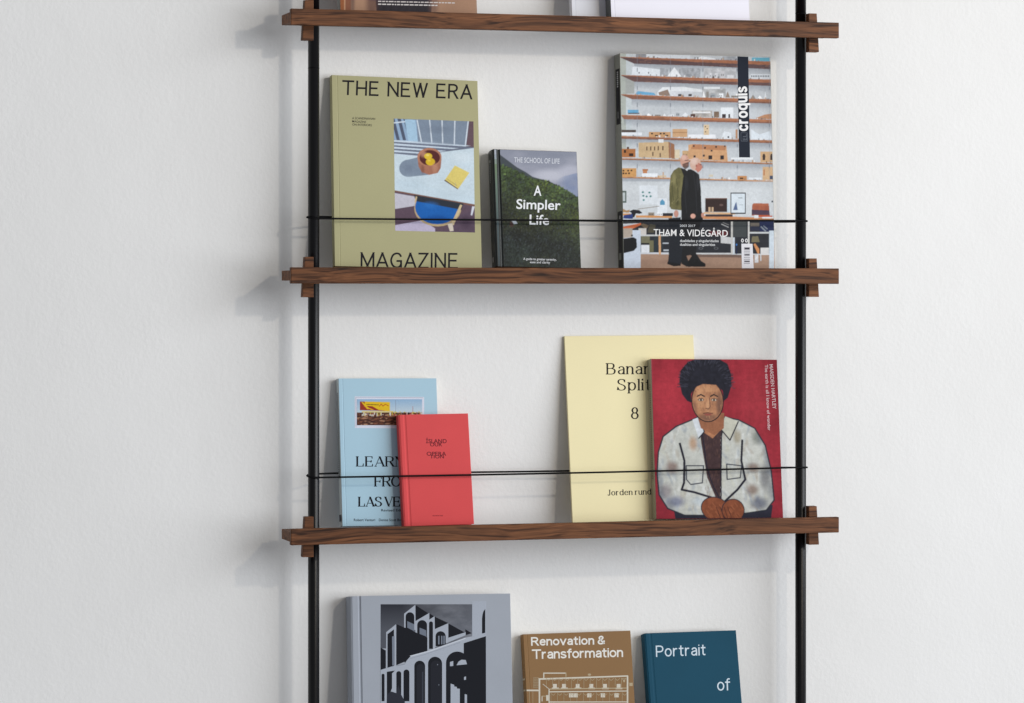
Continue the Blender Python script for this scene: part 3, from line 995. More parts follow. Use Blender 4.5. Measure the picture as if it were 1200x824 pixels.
# ---- olive magazine ------------------------------------------------
def olive_magazine():
    b = Book('magazine', 'thick olive green magazine with a table and fruit bowl picture, beside the left post', 'magazine', 1,
             (389.5, 88), (560, 95), (391.6, 313), (564.5, 313), 0.014, 0.016, 0.066)
    b._edge_x = 390
    m = plain('olive_card', (171, 167, 127), rough=0.62, spec=0.3, grain=0.03, bump=0.1)
    b.paperback(m, crease=0.0085)
    # picture: quad in the photo
    q = [(461.4, 139.0), (554.8, 142.4), (556.6, 272.6), (463.2, 270.4)]
    cv = Canvas(0, 0, 94, 131, out=2.0, ss=3, base=(196, 214, 228))
    k = 5.49

    def mp(p):
        # zoom coordinates (35,50)-(558,783) to canvas units, following the printed quad
        y = (p[1] - 50 - (p[0] - 35) * 0.034) / 722.0 * 131.0
        x = (p[0] - 35 - (p[1] - 50) * 0.0135) / 513.0 * 94.0
        return (x, y)
    cv.map = mp
    cv.ms = 5.49
    cv.poly([(20, 30), (570, 60), (570, 250), (20, 290)], (128, 142, 160))
    cv.poly([(30, 50), (180, 60), (190, 200), (30, 190)], (150, 176, 204))
    for i, x in enumerate((40, 80, 118)):           # left railings
        cv.poly([(x - 22, 50), (x, 50), (x + 34, 190), (x + 14, 190)], (84, 92, 112))
    cv.line([(36, 78), (110, 70)], 1.4, (214, 226, 238))
    cv.poly([(105, 55), (172, 58), (190, 205), (128, 195)], (168, 200, 224))
    for (xa, xb) in ((185, 218), (265, 282), (345, 350), (428, 424), (515, 495)):
        cv.line([(xa, 60), (xb, 232)], 1.3, (216, 226, 236))
    cv.poly([(520, 66), (560, 68), (560, 240), (500, 236)], (104, 84, 92))
    # slatted bench in light and shade
    cv.poly([(30, 186), (550, 236), (550, 246), (340, 268), (190, 290), (30, 290)], (108, 116, 134))
    for i in range(5):
        y = 188 + i * 22
        cv.poly([(30, y), (220 + (4 - i) * 78, y + 18 + (4 - i) * 5), (180 + (4 - i) * 78, y + 22 + (4 - i) * 5), (30, y + 12)], (206, 220, 234))
    # table
    cv.poly([(30, 282), (200, 300), (340, 268), (560, 240), (562, 618), (30, 508)], (202, 218, 228), tex=0.02)
    cv.soft(300, 470, 40, 20, (206, 222, 234), 0.5)
    cv.poly([(30, 508), (562, 612), (562, 622), (30, 520)], (120, 88, 82))
    # below the table
    cv.poly([(30, 520), (562, 622), (562, 790), (30, 790)], (96, 78, 92), tex=0.1)
    cv.poly([(36, 530), (180, 556), (170, 614), (38, 634)], (196, 194, 206))
    cv.poly([(38, 738), (220, 708), (300, 760), (300, 782), (38, 774)], (188, 180, 204))
    cv.poly([(420, 690), (562, 640), (562, 790), (400, 790)], (92, 76, 92), tex=0.1)
    cv.poly([(540, 620), (556, 622), (540, 680), (530, 676)], (210, 214, 226))
    # chair
    cv.ell(318, 630, 152, 118, (190, 168, 128))
    cv.ell(316, 622, 144, 112, (32, 98, 176))
    cv.poly([(150, 500), (500, 560), (470, 642), (176, 584)], (48, 54, 64))
    cv.poly([(30, 440), (562, 560), (562, 616), (30, 512)], (200, 217, 228))
    cv.line([(36, 516), (560, 612)], 1.3, (128, 92, 78))
    cv.poly([(462, 608), (476, 612), (420, 742), (404, 730)], (206, 186, 148))
    cv.poly([(380, 732), (412, 726), (420, 778), (396, 780)], (208, 198, 184))
    cv.poly([(176, 552), (186, 556), (176, 600), (168, 590)], (200, 178, 140))
    # shadow of the bowl and the bowl (the photographed picture)
    cv.ell(128, 372, 58, 56, (128, 142, 160)); cv.poly([(120, 318), (230, 290), (280, 412), (130, 428)], (128, 142, 160))
    cv.poly([(188, 310), (342, 310), (336, 372), (318, 402), (262, 415), (214, 396), (194, 360)], (164, 112, 92), tex=0.15)
    cv.ell(264, 300, 78, 60, (178, 124, 100)); cv.ell(266, 304, 66, 50, (88, 44, 44))
    cv.soft(225, 280, 26, 26, (190, 140, 118), 0.8)
    cv.ell(270, 330, 30, 24, (214, 178, 44)); cv.ell(256, 294, 26, 20, (222, 190, 60))
    cv.soft(252, 287, 12, 8, (246, 226, 130), 0.8); cv.soft(262, 322, 12, 8, (240, 212, 100), 0.7)
    # yellow notebook
    cv.poly([(358, 452), (446, 510), (452, 500), (432, 470), (380, 430)], (104, 84, 74))
    cv.poly([(428, 354), (522, 402), (450, 506), (364, 446)], (222, 204, 118))
    cv.soft(150, 470, 120, 50, (190, 208, 220), .6); cv.soft(480, 300, 90, 40, (216, 228, 236), .6); cv.soft(420, 540, 90, 30, (196, 212, 222), .5)
    cv.soft(130, 372, 34, 34, (112, 124, 144), .5); cv.soft(300, 372, 22, 40, (196, 146, 120), .6); cv.soft(220, 380, 14, 34, (120, 78, 66), .6); cv.soft(318, 700, 90, 34, (18, 74, 148), .6); cv.soft(270, 610, 60, 26, (48, 116, 192), .5)
    cv.soft(320, 120, 120, 30, (112, 124, 142), .5); cv.soft(300, 210, 160, 16, (146, 158, 174), .4); cv.soft(500, 720, 40, 50, (70, 56, 72), .6)
    cv.line([(430, 470), (432, 490)], .5, (160, 180, 196)); cv.line([(376, 440), (442, 486)], .6, (176, 156, 84))
    cv.a *= (0.9 + 0.2 * vnoise(cv.H, cv.W, 60, 14, 3, .7))[..., None] * (0.93 + 0.14 * vnoise(cv.H, cv.W, 5, 15, 3, .5))[..., None]
    canvas_part(b, cv, 'cover_picture', M_PRINT, corners=q)
    P = Print(b)
    P.word('THE NEW ERA', (400.6, 111.3), (553.2, 116.6), 17.4, 2.15, INK, gap=.30, space=.8)
    P.word('MAGAZINE', (422.6, 314.2), (536.8, 315.2), 18.6, 2.15, INK, gap=.30)
    for i, (s, x1) in enumerate((('A SCANDINAVIAN', 439.6), ('MAGAZINE', 429.0), ('ON INTERIORS', 435.6))):
        P.text(s, (412.7, 139.7 + 3.75 * i), (x1, 140.6 + 3.75 * i), 2.5, (60, 58, 52), 0.004)
    P.build('title_lettering', M_PRINT)
    return b


def hinge_strip(b):
    """the picture wraps over the raised strip between spine and hinge groove"""
    n = 24
    verts, faces, cols = [], [], []
    stops = [(0, (64, 74, 78)), (.35, (74, 88, 92)), (.7, (104, 124, 112)), (.86, (112, 132, 104)), (.93, (150, 160, 170)), (1, (176, 180, 192))]  # picture colours, lightened to paint the highlight along the joint
    for i in range(n + 1):
        v = 0.0006 + (b.h - 0.0012) * i / n
        verts += [(0.0018, v, 0.00008), (0.0050, v, 0.00008)]
    for i in range(n):
        faces.append((2 * i, 2 * i + 1, 2 * i + 3, 2 * i + 2))
        t = (i + .5) / n
        cols.append(lin([np.interp(t, [q[0] for q in stops], [q[1][k] for q in stops]) for k in range(3)]))
    me = bpy.data.meshes.new('hinge_print_highlight')
    me.from_pydata(verts, [], faces)
    at = me.color_attributes.new('Col', 'FLOAT_COLOR', 'CORNER')
    arr = np.ones((n * 4, 4), np.float32)
    for i, c in enumerate(cols): arr[i * 4:i * 4 + 4, :3] = c
    at.data.foreach_set('color', arr.ravel())
    me.materials.append(M_GLOSS); me.update()
    o = bpy.data.objects.new('hinge_print_highlight', me); COL.objects.link(o); o.parent = b.root


# ---- small green hillside hardback ----------------------------------
def hillside_book():
    b = Book('book', 'small hardback with a misty forested hillside cover and white title, right of the olive magazine', 'book', 1,
             (578.2, 174.8), (676, 178), (583, 313), (680, 313.6), 0.026, 0.028, 0.064)
    b._edge_x = 579
    m = plain('dark_green_laminate', (24, 30, 30), rough=0.35, spec=0.3, grain=0.15)
    b.hardback(m, groove=0.0085)
    cv = Canvas(577, 172, 684, 322, out=2.0, ss=2, base=(150, 154, 170))
    # sky
    n = vnoise(cv.H, cv.W, 5, 3, 5, 0.55, ax=1.0, ay=1.8)
    t = np.clip((cv.Y[:, None] - 176) / 60, 0, 1)
    base = lin((142, 147, 162)) * (1 - t)[..., None] + lin((160, 162, 178)) * t[..., None]
    cl = np.clip((n - 0.42) * 3.2, 0, 1)[..., None]
    cv.a[:] = base * (1 - cl * 0.55) + lin((176, 178, 192)) * cl * 0.55
    cv.soft(645, 206, 26, 9, (198, 200, 212), 0.8); cv.soft(668, 200, 16, 8, (190, 192, 206), 0.7)
    cv.soft(650, 180, 40, 7, (132, 138, 154), 0.7)
    # blue far mountain
    far = cv.full_mask([(648, 214), (660, 207), (676, 203), (690, 201), (690, 260), (650, 260)])
    n2 = vnoise(cv.H, cv.W, 14, 5, 4, 0.6)
    k = (far * np.clip(0.35 + 0.5 * (n2 - 0.4), 0, 1))[..., None] * np.clip((cv.X[None, :, None] - 650) / 14, 0, 1)
    cv.a = cv.a * (1 - k) + lin((96, 124, 170)) * k
    # grey ridge
    ridge = [(570, 168), (586, 181.5), (596, 189), (606, 196.5), (616, 202), (624, 207.5), (634, 210.5), (642, 212), (652, 217), (662, 222), (670, 227), (690, 240)]
    cv.poly(ridge + [(690, 330), (570, 330)], (70, 78, 84))
    # forest: crowns painted back to front
    r = np.random.default_rng(11)

    def top(x):
        return np.interp(x, [577, 590, 600, 612, 622, 634, 642, 652, 662, 672, 684],
                         [190, 195, 198, 204, 209.5, 211, 213, 218, 223, 229, 236])
    n3 = vnoise(64, 64, 6, 8, 3, 0.6); n4 = vnoise(64, 64, 5, 9, 3, 0.6)
    for y in np.arange(188, 322, 0.85):
        for x in np.arange(576, 685, 1.5):
            xx = x + r.uniform(-.8, .8); yy = y + r.uniform(-.5, .5)
            if yy < top(xx) + r.uniform(-1.6, .8): continue
            d = np.clip((yy - top(xx)) / 75, 0, 1)
            a = n3[int(np.clip((yy - 170) / 2.4, 0, 63)), int(np.clip((xx - 570) / 2, 0, 63))]
            e = n4[int(np.clip((yy - 170) / 2.4, 0, 63)), int(np.clip((xx - 570) / 2, 0, 63))]
            g = np.array([70, 88, 50]) * (1 - d) ** 1.2 + np.array([36, 44, 40]) * (1 - (1 - d) ** 1.2)
            g = g * (0.72 + 0.75 * (a - .28)) + np.array([26, 20, -8]) * max(0, e - .45) * 2 * (1 - .6 * d)
            g = g * r.uniform(.5, 1.5)
            if r.random() < .05: g = g * 1.35 + np.array([10, 6, 0])
            s = r.uniform(.6, 1.5)
            cv.soft(xx, yy, s, s * 1.15, tuple(np.clip(g, 6, 200)), 0.85)
    # a little hut
    cv.poly([(598.6, 258.5), (603.5, 257.8), (606.4, 262.4), (602.2, 263.2)], (170, 178, 188))
    cv.poly([(597.2, 261), (600, 259.5), (602, 264), (600.5, 266.5), (597.4, 266)], (70, 52, 50))
    # dark hinge line
    cv.grade(1.0, 1.05, 1.0)
    canvas_part(b, cv, 'cover_picture', M_GLOSS, corners=None, ulo=0.0114)
    hinge_strip(b)
    # keep the hinge free: the picture starts right of the groove
    P = Print(b, w0=0.0002)
    P.text('THE SCHOOL OF LIFE', (602.4, 190.2), (655.6, 192.0), 5.8, (214, 218, 226), 0.006)
    P.text('A', (625.4, 229.2), (634.4, 229.4), 11.4, WHT, 0.014)
    P.text('Simpler', (605, 244.6), (656.8, 246.0), 11.0, WHT, 0.014)
    P.text('Life', (620.4, 263.0), (643.2, 263.6), 11.2, WHT, 0.014)
    P.text('A guide to greater serenity,', (613.2, 304.6), (652.0, 305.6), 2.6, (222, 224, 228), 0.012)
    P.text('ease and clarity', (621.0, 308.4), (644.6, 309.0), 2.6, (222, 224, 228), 0.012)
    P.build('title_lettering', M_PRINT)
    spine_print(b, 'spine_lettering', [(186, 189, .42, .56, (200, 205, 206))] + [(y, y + 1.6, .44, .54, (150, 156, 158)) for y in np.arange(190, 212, 2.1)] +
                [(300, 306, .35, .6, (150, 150, 150))], M_PRINT)
    return b


# ---- large architecture monograph ------------------------------------
def monograph():
    b = Book('book', 'tall glossy monograph, cover photo of two bald men before shelves of white and wooden models', 'book', 1,
             (727.2, 62.6), (903.6, 66.6), (729.2, 313.5), (908.6, 314), 0.027, 0.029, 0.050)
    b._edge_x = 728
    m = plain('coated_grey_card', (150, 152, 144), rough=0.3, spec=0.5, grain=0.04)
    b.paperback(m, crease=0.0)
    W0 = (198, 203, 208)
    cv = Canvas(727, 62, 909, 321, out=2.0, ss=2, base=W0)
    # shear so that columns follow the cover's slight lean
    cv.map = lambda p: p
    n = vnoise(cv.H, cv.W, 6, 21, 4, 0.5)
    cv.a *= (0.93 + 0.14 * n)[..., None]
    cv.rect(720, 56, 733.5, 175, (176, 182, 176)); cv.rect(733.5, 56, 740, 175, (196, 204, 208))
    cv.poly([(733, 88), (743, 96), (743, 110), (733, 110)], (168, 172, 170))
    r = np.random.default_rng(5)

    def plank(a0, a1, a2, bl, b1, b2, top, bot, split=.5):
        """top edge (x,y) left, mid, right; lower edge left, mid, right"""
        cv.poly([a0, a1, a2, b2, b1, bl, (a0[0], a0[1] + 1.0)], bot, tex=0.12)
        h = [(p[0] * (1 - split) + q[0] * split, p[1] * (1 - split) + q[1] * split) for p, q in ((a0, (a0[0], a0[1] + 1.5)), (a1, b1), (a2, b2))]
        cv.poly([a0, a1, a2, h[2], h[1], h[0]], top, tex=0.12)
        # the shade under the plank in the picture
        for q in range(9):
            e = 0.9 * (q + 1)
            cv.poly([bl, b1, b2, (b2[0], b2[1] + e), (b1[0], b1[1] + e), (bl[0], bl[1] + e)], (120, 128, 142), 0.075)
        rr = random.Random(int(a1[1] * 10))
        for _ in range(46):                       # grain of the plank
            t = rr.random(); x = a0[0] + (a2[0] - a0[0]) * t; yy = np.interp(x, [a0[0], a1[0], a2[0]], [a0[1], a1[1], a2[1]]); hh = np.interp(x, [bl[0], b1[0], b2[0]], [bl[1], b1[1], b2[1]]) - yy
            if x < bl[0] + 3: continue
            y = yy + hh * rr.random(); cv.line([(x, y), (x + rr.uniform(3, 9), y + .25)], .35, rr.choice([(80, 54, 48), (196, 140, 104)]), .45)
        for _ in range(26):                       # small clutter standing on it
            x = rr.uniform(a0[0] + 14, a2[0] - 4); yy = np.interp(x, [a0[0], a1[0], a2[0]], [a0[1], a1[1], a2[1]])
            h = rr.uniform(.6, 2.6); c = rr.choice([(70, 66, 70), (150, 132, 118), (236, 238, 240), (120, 124, 132), (190, 150, 112)])
            cv.rect(x, yy - h, x + rr.uniform(.5, 1.8), yy, c, .8)

    def models(x0, x1, ybase, hmax, seed, cols):
        rr = random.Random(seed)
        x = x0
        while x < x1:
            w = rr.uniform(2.5, 9); h = rr.uniform(.25, 1) * hmax
            c = rr.choice(cols)
            yb = ybase(x)
            k = rr.random()
            if k < .2:
                cv.poly([(x, yb), (x + w / 2, yb - h), (x + w, yb)], c)
            else:
                cv.rect(x, yb - h, x + w, yb, c, tex=.08)
                if k > .5:
                    for j in range(int(w / 2)):
                        cv.rect(x + .7 + j * 2, yb - h * .6, x + 1.5 + j * 2, yb - h * .3, tuple(int(v * .45) for v in c))
            x += w + rr.uniform(.5, 4)
    whites = [(232, 236, 240), (244, 246, 248), (224, 229, 234), (168, 174, 180), (150, 146, 142)]
    greys = [(150, 152, 156), (120, 122, 126), (176, 178, 182)]
    # level 1
    cv.rect(757, 63, 808, 70, (214, 220, 226)); cv.rect(745, 63, 757, 69, (150, 152, 158), tex=.3)
    cv.poly([(812, 70), (822, 66), (838, 69), (838, 72)], (230, 234, 238)); cv.rect(846, 66, 862, 71.5, (160, 164, 170), tex=.4)
    cv.rect(880.8, 67.4, 902, 72, (104, 178, 200), tex=.1)
    plank((727, 66.6), (820, 69.6), (905, 72.2), (743, 74.8), (820, 77.4), (905, 81.4), (168, 112, 82), (100, 76, 78), .45)
    # level 2
    cv.poly([(741, 79), (743, 78), (773, 81.5), (773, 89), (740, 88)], (222, 228, 234))
    for x in (748, 759): cv.rect(x, 84.5, x + 1.3, 86.5, (90, 90, 96))
    cv.rect(773, 80, 782, 89.6, (162, 166, 172), tex=.5); cv.rect(795, 80, 820, 90.6, (168, 172, 178), tex=.5)
    cv.poly([(781.5, 89.6), (789.6, 78.8), (798, 90)], (232, 236, 240))
    cv.rect(824, 80, 862, 91.6, (186, 188, 192), tex=.4); models(826, 862, lambda x: 91.8, 9, 4, [(200, 200, 204), (214, 216, 220), (140, 136, 136)])
    cv.rect(879, 87, 903, 92.4, (210, 216, 222)); [cv.rect(x, 88.6, x + .9, 90.6, (80, 84, 92)) for x in np.arange(880, 902, 2.0)]
    plank((728, 88.0), (820, 91.4), (905, 93.4), (743, 96), (820, 98.6), (905, 101), (172, 114, 82), (112, 84, 82), .5)
    # level 3
    cv.poly([(744, 110.8), (747, 107), (766, 109), (768, 112)], (110, 172, 208))
    cv.poly([(770, 108), (776, 102.5), (800, 102), (820, 105), (836, 107), (836, 109), (800, 107), (784, 113), (770, 113)], (226, 230, 234))
    cv.poly([(771, 108.5), (782, 105), (785, 112.6), (772, 112)], (150, 130, 118)); cv.rect(786, 107, 812, 113.4, (208, 212, 218), tex=.15)
    for x in (794, 806): cv.rect(x, 110.6, x + 4, 113, (70, 66, 70))
    cv.rect(822, 104, 850, 114, (180, 182, 184), tex=.45); cv.rect(824, 102, 843, 104.6, (222, 226, 230))
    models(822, 862, lambda x: 114.6, 8, 8, whites + [(150, 134, 120)])
    models(879, 901, lambda x: 116, 9, 10, whites)
    plank((728, 110.6), (820, 114.4), (905, 116.6), (740, 116.4), (820, 119), (905, 121.8), (176, 118, 84), (140, 98, 80), .6)
    # level 4
    cv.rect(735.6, 129, 748, 133, (104, 168, 204)); cv.rect(736, 132.4, 749, 133.8, (60, 70, 84))
    models(752, 800, lambda x: 136.4, 5, 31, whites)
    cv.rect(810, 130, 834, 137.6, (176, 172, 168), tex=.5); cv.rect(811, 131, 832, 133, (226, 228, 230)); cv.rect(808.5, 134, 814, 137.6, (90, 60, 50))
    cv.rect(836, 131, 842, 138, (140, 118, 100), tex=.4)
    cv.rect(844, 126.2, 858.8, 138.6, (228, 233, 238)); cv.rect(845.5, 134, 850, 138.4, (66, 54, 58)); cv.rect(853, 134, 855, 138.4, (66, 54, 58))
    cv.poly([(886, 138.4), (896, 134.6), (905, 133.4), (905, 140), (886, 139.6)], (190, 142, 108))
    plank((728, 134.9), (820, 138), (905, 140.6), (731, 140), (820, 142.9), (905, 145), (180, 122, 86), (150, 104, 82), .6)
    # level 5
    cv.rect(728, 152.6, 745, 155.4, (90, 80, 76), tex=.4); cv.rect(728, 155.4, 752, 159, (226, 230, 236))
    cv.rect(760, 155, 785.6, 161, (202, 160, 116), tex=.06)
    for x in (762.5, 772.5, 776.5): cv.rect(x, 156.0, x + 2.2, 157.8, (44, 34, 30))
    for x in (767, 779): cv.rect(x, 158.6, x + 3.6, 160, (60, 44, 36))
    cv.rect(787.4, 151.6, 804.8, 161, (206, 168, 128)); cv.rect(787.4, 155.2, 804.8, 155.9, (168, 124, 84))
    cv.rect(806, 158, 838, 162.6, (230, 233, 238))
    cv.rect(824, 146.4, 830.2, 158.4, (214, 192, 160)); [cv.rect(x, y, x + 1.2, y + 1.4, (60, 46, 40)) for x, y in ((825.4, 148), (827.6, 150.4), (825.6, 154.2))]
    cv.poly([(845, 161), (848, 154), (856, 156), (857, 163), (845, 163)], (222, 228, 234)); cv.rect(852, 160, 854, 162, (70, 70, 76))
    cv.rect(861.4, 152, 864, 163, (184, 140, 104))
    cv.poly([(880, 152), (890, 158), (902, 154), (904, 164), (880, 164)], (218, 226, 234))
    plank((727, 159.6), (820, 162.8), (906, 164.8), (727, 163), (820, 165.6), (906, 168.4), (172, 118, 84), (140, 98, 80), .7)
    # level 6: wooden buildings
    cv.rect(728, 174.8, 744.4, 184.8, (178, 118, 68), tex=.1); cv.rect(731, 176, 733.5, 179.4, (50, 34, 26)); cv.rect(737, 180, 742, 183.6, (60, 38, 28)); cv.rect(734.6, 172.6, 737, 175, (90, 58, 36))
    cv.ell(749, 180, 4.4, 5.6, (206, 214, 220))
    cv.poly([(748, 167.6), (782.6, 166.4), (783.4, 185.8), (748, 184.8)], (206, 180, 142), tex=.08)
    cv.poly([(782.6, 166.4), (789.6, 169.4), (790.4, 186.6), (783.4, 185.8)], (164, 118, 86))
    cv.rect(771, 163.4, 777, 167.6, (224, 228, 232))
    for x, y in ((757, 172), (761.5, 172), (766, 172), (770.3, 171.6), (775.6, 171.6), (764, 178.4), (772.5, 179.8)): cv.rect(x, y, x + 1.3, y + 4.8, (92, 66, 50))
    models(790, 800, lambda x: 186, 12, 17, [(200, 168, 128), (220, 206, 180)])
    cv.poly([(806, 170), (811, 169.2), (850.6, 171), (852.4, 189.2), (806, 187)], (208, 164, 122), tex=.07)
    cv.poly([(811, 169.2), (850.6, 171), (849, 176.6), (809, 175)], (188, 134, 96))
    for x, y, s in ((811.5, 170.6, 1.8), (824.4, 172.4, 2.2), (837.4, 171.4, 2), (832.2, 176, 2), (848, 170.8, 1.6), (812, 182.6, 2.4), (822.8, 181.4, 2.4), (829.6, 182.4, 4.4), (843.4, 182.6, 4.4)):
        cv.rect(x, y, x + s, y + s * 1.05, (48, 42, 48))
    cv.rect(856, 185, 882, 187.4, (228, 232, 236)); cv.rect(857, 187.2, 878, 189, (200, 206, 212))
    cv.rect(890.8, 178, 905.6, 190.6, (206, 172, 132), tex=.06)
    for x in (893.4, 902.6): cv.ell(x + 1.6, 184, 1.7, 3.6, (66, 52, 50)); cv.rect(x, 184, x + 3.2, 188, (66, 52, 50))
    plank((727, 185.6), (797, 187.4), (907, 191.4), (727, 187.6), (797, 189.6), (907, 193.2), (196, 144, 102), (150, 104, 80), .6)
    # level 7
    cv.rect(728, 197.6, 745.4, 207.6, (206, 158, 100), tex=.06)
    for x, y in ((729.6, 199.5), (735, 199.4), (738.8, 199.2), (732.5, 202.8), (729.5, 202.6), (736, 202.6)): cv.rect(x, y, x + 2.0, y + 1.8, (60, 40, 30))
    cv.rect(752.6, 198.4, 759, 200.4, (180, 120, 78)); cv.rect(753, 200.2, 758, 203.6, (192, 134, 92)); cv.rect(752, 203.6, 770, 207.4, (228, 233, 238))
    cv.rect(776, 202, 777.2, 208, (200, 160, 120)); cv.rect(770, 206, 780, 208, (210, 190, 160))
    cv.rect(830, 205, 835, 207.6, (210, 200, 180)); cv.rect(863.6, 206.6, 874.8, 211.4, (202, 146, 92)); cv.rect(866.5, 208.4, 870.6, 210.2, (70, 48, 40))
    cv.rect(877, 208.4, 892, 210.8, (226, 232, 238))
    cv.rect(893.4, 196, 906.6, 211.4, (210, 178, 140), tex=.05); cv.rect(894.4, 199, 896, 206, (186, 124, 84)); cv.rect(902, 206.2, 906, 210.4, (70, 84, 110))
    plank((727, 207.2), (783, 208.6), (908, 212.2), (727, 209), (783, 210.4), (908, 213.8), (204, 154, 110), (160, 114, 84), .7)
    # brackets and uprights
    for x in (746, 784.6, 822.6, 863, 901):
        for y in (80, 101.4, 121.6, 145, 168.8, 193.4): cv.rect(x, y - (.6 if x < 800 else -.6), x + 1.0, y + 4.2, (110, 116, 128), .75)
        cv.rect(x + .2, 64, x + .7, 214, (150, 158, 168), .5)
    # wall above the desk
    cv.rect(727, 213, 909, 254, (214, 219, 222), .55)
    cv.rect(727, 224, 734, 238, (96, 110, 104)); cv.rect(728, 226, 732.6, 236, (190, 198, 200))
    cv.rect(749, 217.8, 770, 240, (218, 224, 230))
    for x, y in ((753, 225.6), (760.6, 226), (762, 230.4), (753.6, 229.8), (754, 234.8), (757.4, 230.6)): cv.ell(x, y, 1.3, 1.1, (74, 138, 136))
    cv.rect(770, 232.8, 781, 252, (222, 228, 234)); cv.poly([(773, 240), (773, 236.6), (775.6, 233.6), (778.6, 236.6), (778.6, 240.6), (773, 240.6)], (92, 156, 190))
    models(747, 780, lambda x: 253.6, 9, 44, [(214, 218, 222), (190, 182, 170), (232, 236, 240), (150, 140, 128)])
    cv.line([(747, 245.4), (772, 242)], .7, (150, 140, 130))
    # left end of the desk: lamp and clutter
    cv.poly([(728, 244), (734, 247), (738, 246), (737, 249.6), (728, 249)], (176, 140, 96))
    cv.poly([(737, 248), (742, 245.8), (749, 246.6), (752.6, 250), (749, 251), (745, 250.4), (743, 255), (738, 255), (740, 250)], (26, 30, 40))
    cv.rect(727, 250.6, 739, 252.8, (214, 156, 84)); cv.poly([(731, 252.4), (741, 251), (741.6, 256.6), (730, 257)], (40, 66, 130))
    # desk top
    cv.poly([(745, 252.6), (787, 253.4), (787, 255.8), (745, 255.2)], (212, 154, 96))
    cv.poly([(820, 252.8), (909, 256), (909, 258.4), (820, 256.8)], (206, 146, 98))
    cv.rect(776, 250, 788, 253.6, (44, 46, 54))
    cv.rect(825.8, 232.8, 851.6, 248.8, (58, 40, 38)); cv.rect(825.8, 232.4, 851.6, 233.4, (120, 84, 68))
    cv.rect(829.6, 243, 832, 248.6, (198, 170, 140)); cv.rect(833.2, 243, 835.6, 248.6, (198, 170, 140)); cv.ell(844.6, 240.6, 2.4, 1.3, (104, 84, 80))
    cv.rect(851.6, 234, 854.6, 250, (196, 212, 222))
    cv.poly([(824, 249), (861, 249.6), (861, 251.8), (824, 251)], (214, 176, 136)); cv.rect(826, 251.4, 858, 254.2, (66, 56, 60))
    cv.rect(855.4, 226, 873.6, 251, (52, 56, 62)); cv.rect(856.6, 227.2, 872.4, 249.6, (214, 224, 232))
    cv.poly([(858.6, 246.4), (861, 239), (862.4, 236.8), (864, 246.6)], (92, 112, 150)); cv.rect(864.4, 231.6, 869.4, 233, (170, 180, 186)); cv.rect(866, 240, 870.6, 240.8, (170, 180, 186))
    cv.poly([(881.2, 240), (883, 238.4), (900.6, 238.8), (902, 253.6), (880.4, 253)], (178, 106, 76), tex=.08)
    for k in range(7): cv.line([(881, 241.4 + k * 1.0), (901.4, 241.8 + k * 1.0)], .35, (150, 80, 60))
    cv.poly([(880.6, 246), (901.4, 247), (902, 252.4), (880.4, 252)], (44, 52, 84), .85, tex=.2)
    cv.poly([(888, 252.4), (905, 253), (905, 255), (888, 254.6)], (196, 92, 50)); cv.rect(883.4, 252.4, 888.4, 256, (224, 230, 234)); cv.rect(893, 254.6, 909, 256.2, (226, 232, 236))
    cv.rect(904, 235.4, 906, 237.4, (60, 66, 80))
    # under the desk
    cv.rect(727, 257.4, 909, 297.6, (42, 46, 54), 1.0, tex=.25)
    cv.poly([(727, 256), (742, 257), (738, 262), (727, 263)], (198, 206, 216))
    cv.rect(728, 259, 745, 297, (60, 62, 66))
    cv.poly([(729, 262.6), (751, 261.8), (747, 265.6), (729, 268)], (206, 210, 216)); cv.poly([(729, 266), (751, 261.6), (751, 263.8), (729.6, 273.6)], (206, 112, 66))
    cv.poly([(753, 262), (760, 264.6), (757, 268.8), (750, 264)], (120, 104, 84)); cv.poly([(761, 262.8), (768, 264), (766, 273), (758, 273)], (84, 80, 66)); cv.rect(748, 267.8, 757, 275.2, (204, 200, 196))
    cv.rect(727, 270, 750.4, 321, (198, 208, 222)); cv.poly([(728, 268), (741, 267.6), (741, 278), (728, 279.6)], (176, 164, 152)); cv.ell(740.4, 276.2, 1.1, 1.1, (30, 30, 34))
    cv.poly([(727, 280.4), (742, 278.2), (745.6, 280), (746.2, 290), (742.6, 294), (727, 298)], (16, 18, 24))
    cv.rect(750.4, 275.2, 783, 277, (200, 202, 204)); cv.rect(750.4, 296, 783, 298, (206, 210, 216))
    cv.rect(751, 277, 761, 285, (122, 120, 96)); cv.rect(751, 287.2, 760.4, 296, (222, 226, 232)); cv.rect(760.6, 282, 765.4, 295.6, (118, 116, 88)); cv.rect(751, 285, 760, 287, (26, 28, 34))
    cv.rect(766, 277, 777, 295.6, (46, 58, 66)); cv.rect(776, 284.6, 783, 286, (184, 190, 198)); cv.rect(777, 292.6, 783, 294.4, (184, 190, 198))
    cv.poly([(771.2, 276), (773.8, 275), (774, 301.6), (771.6, 302)], (214, 170, 126)); cv.poly([(792.6, 276), (795, 277), (795.6, 296), (793, 296.4)], (210, 160, 112))
    cv.rect(804, 296.4, 860, 298.8, (204, 206, 208)); cv.rect(856, 259, 858.2, 298, (196, 196, 192)); cv.rect(858.2, 278.6, 860.4, 298.6, (204, 212, 220))
    cv.rect(858.8, 259, 874.6, 278, (70, 76, 78)); cv.rect(876, 259, 878, 297, (206, 206, 204)); cv.rect(878, 272, 901, 274, (200, 204, 206))
    cv.rect(879, 261.6, 889.6, 265.4, (120, 112, 104)); cv.rect(879, 265.6, 890, 270.6, (44, 50, 74)); cv.rect(890, 259, 908, 272, (32, 46, 88)); cv.line([(891.6, 266), (897, 271)], 1.5, (140, 150, 160)); cv.line([(894.6, 265), (899, 268.6)], 1, (150, 160, 170))
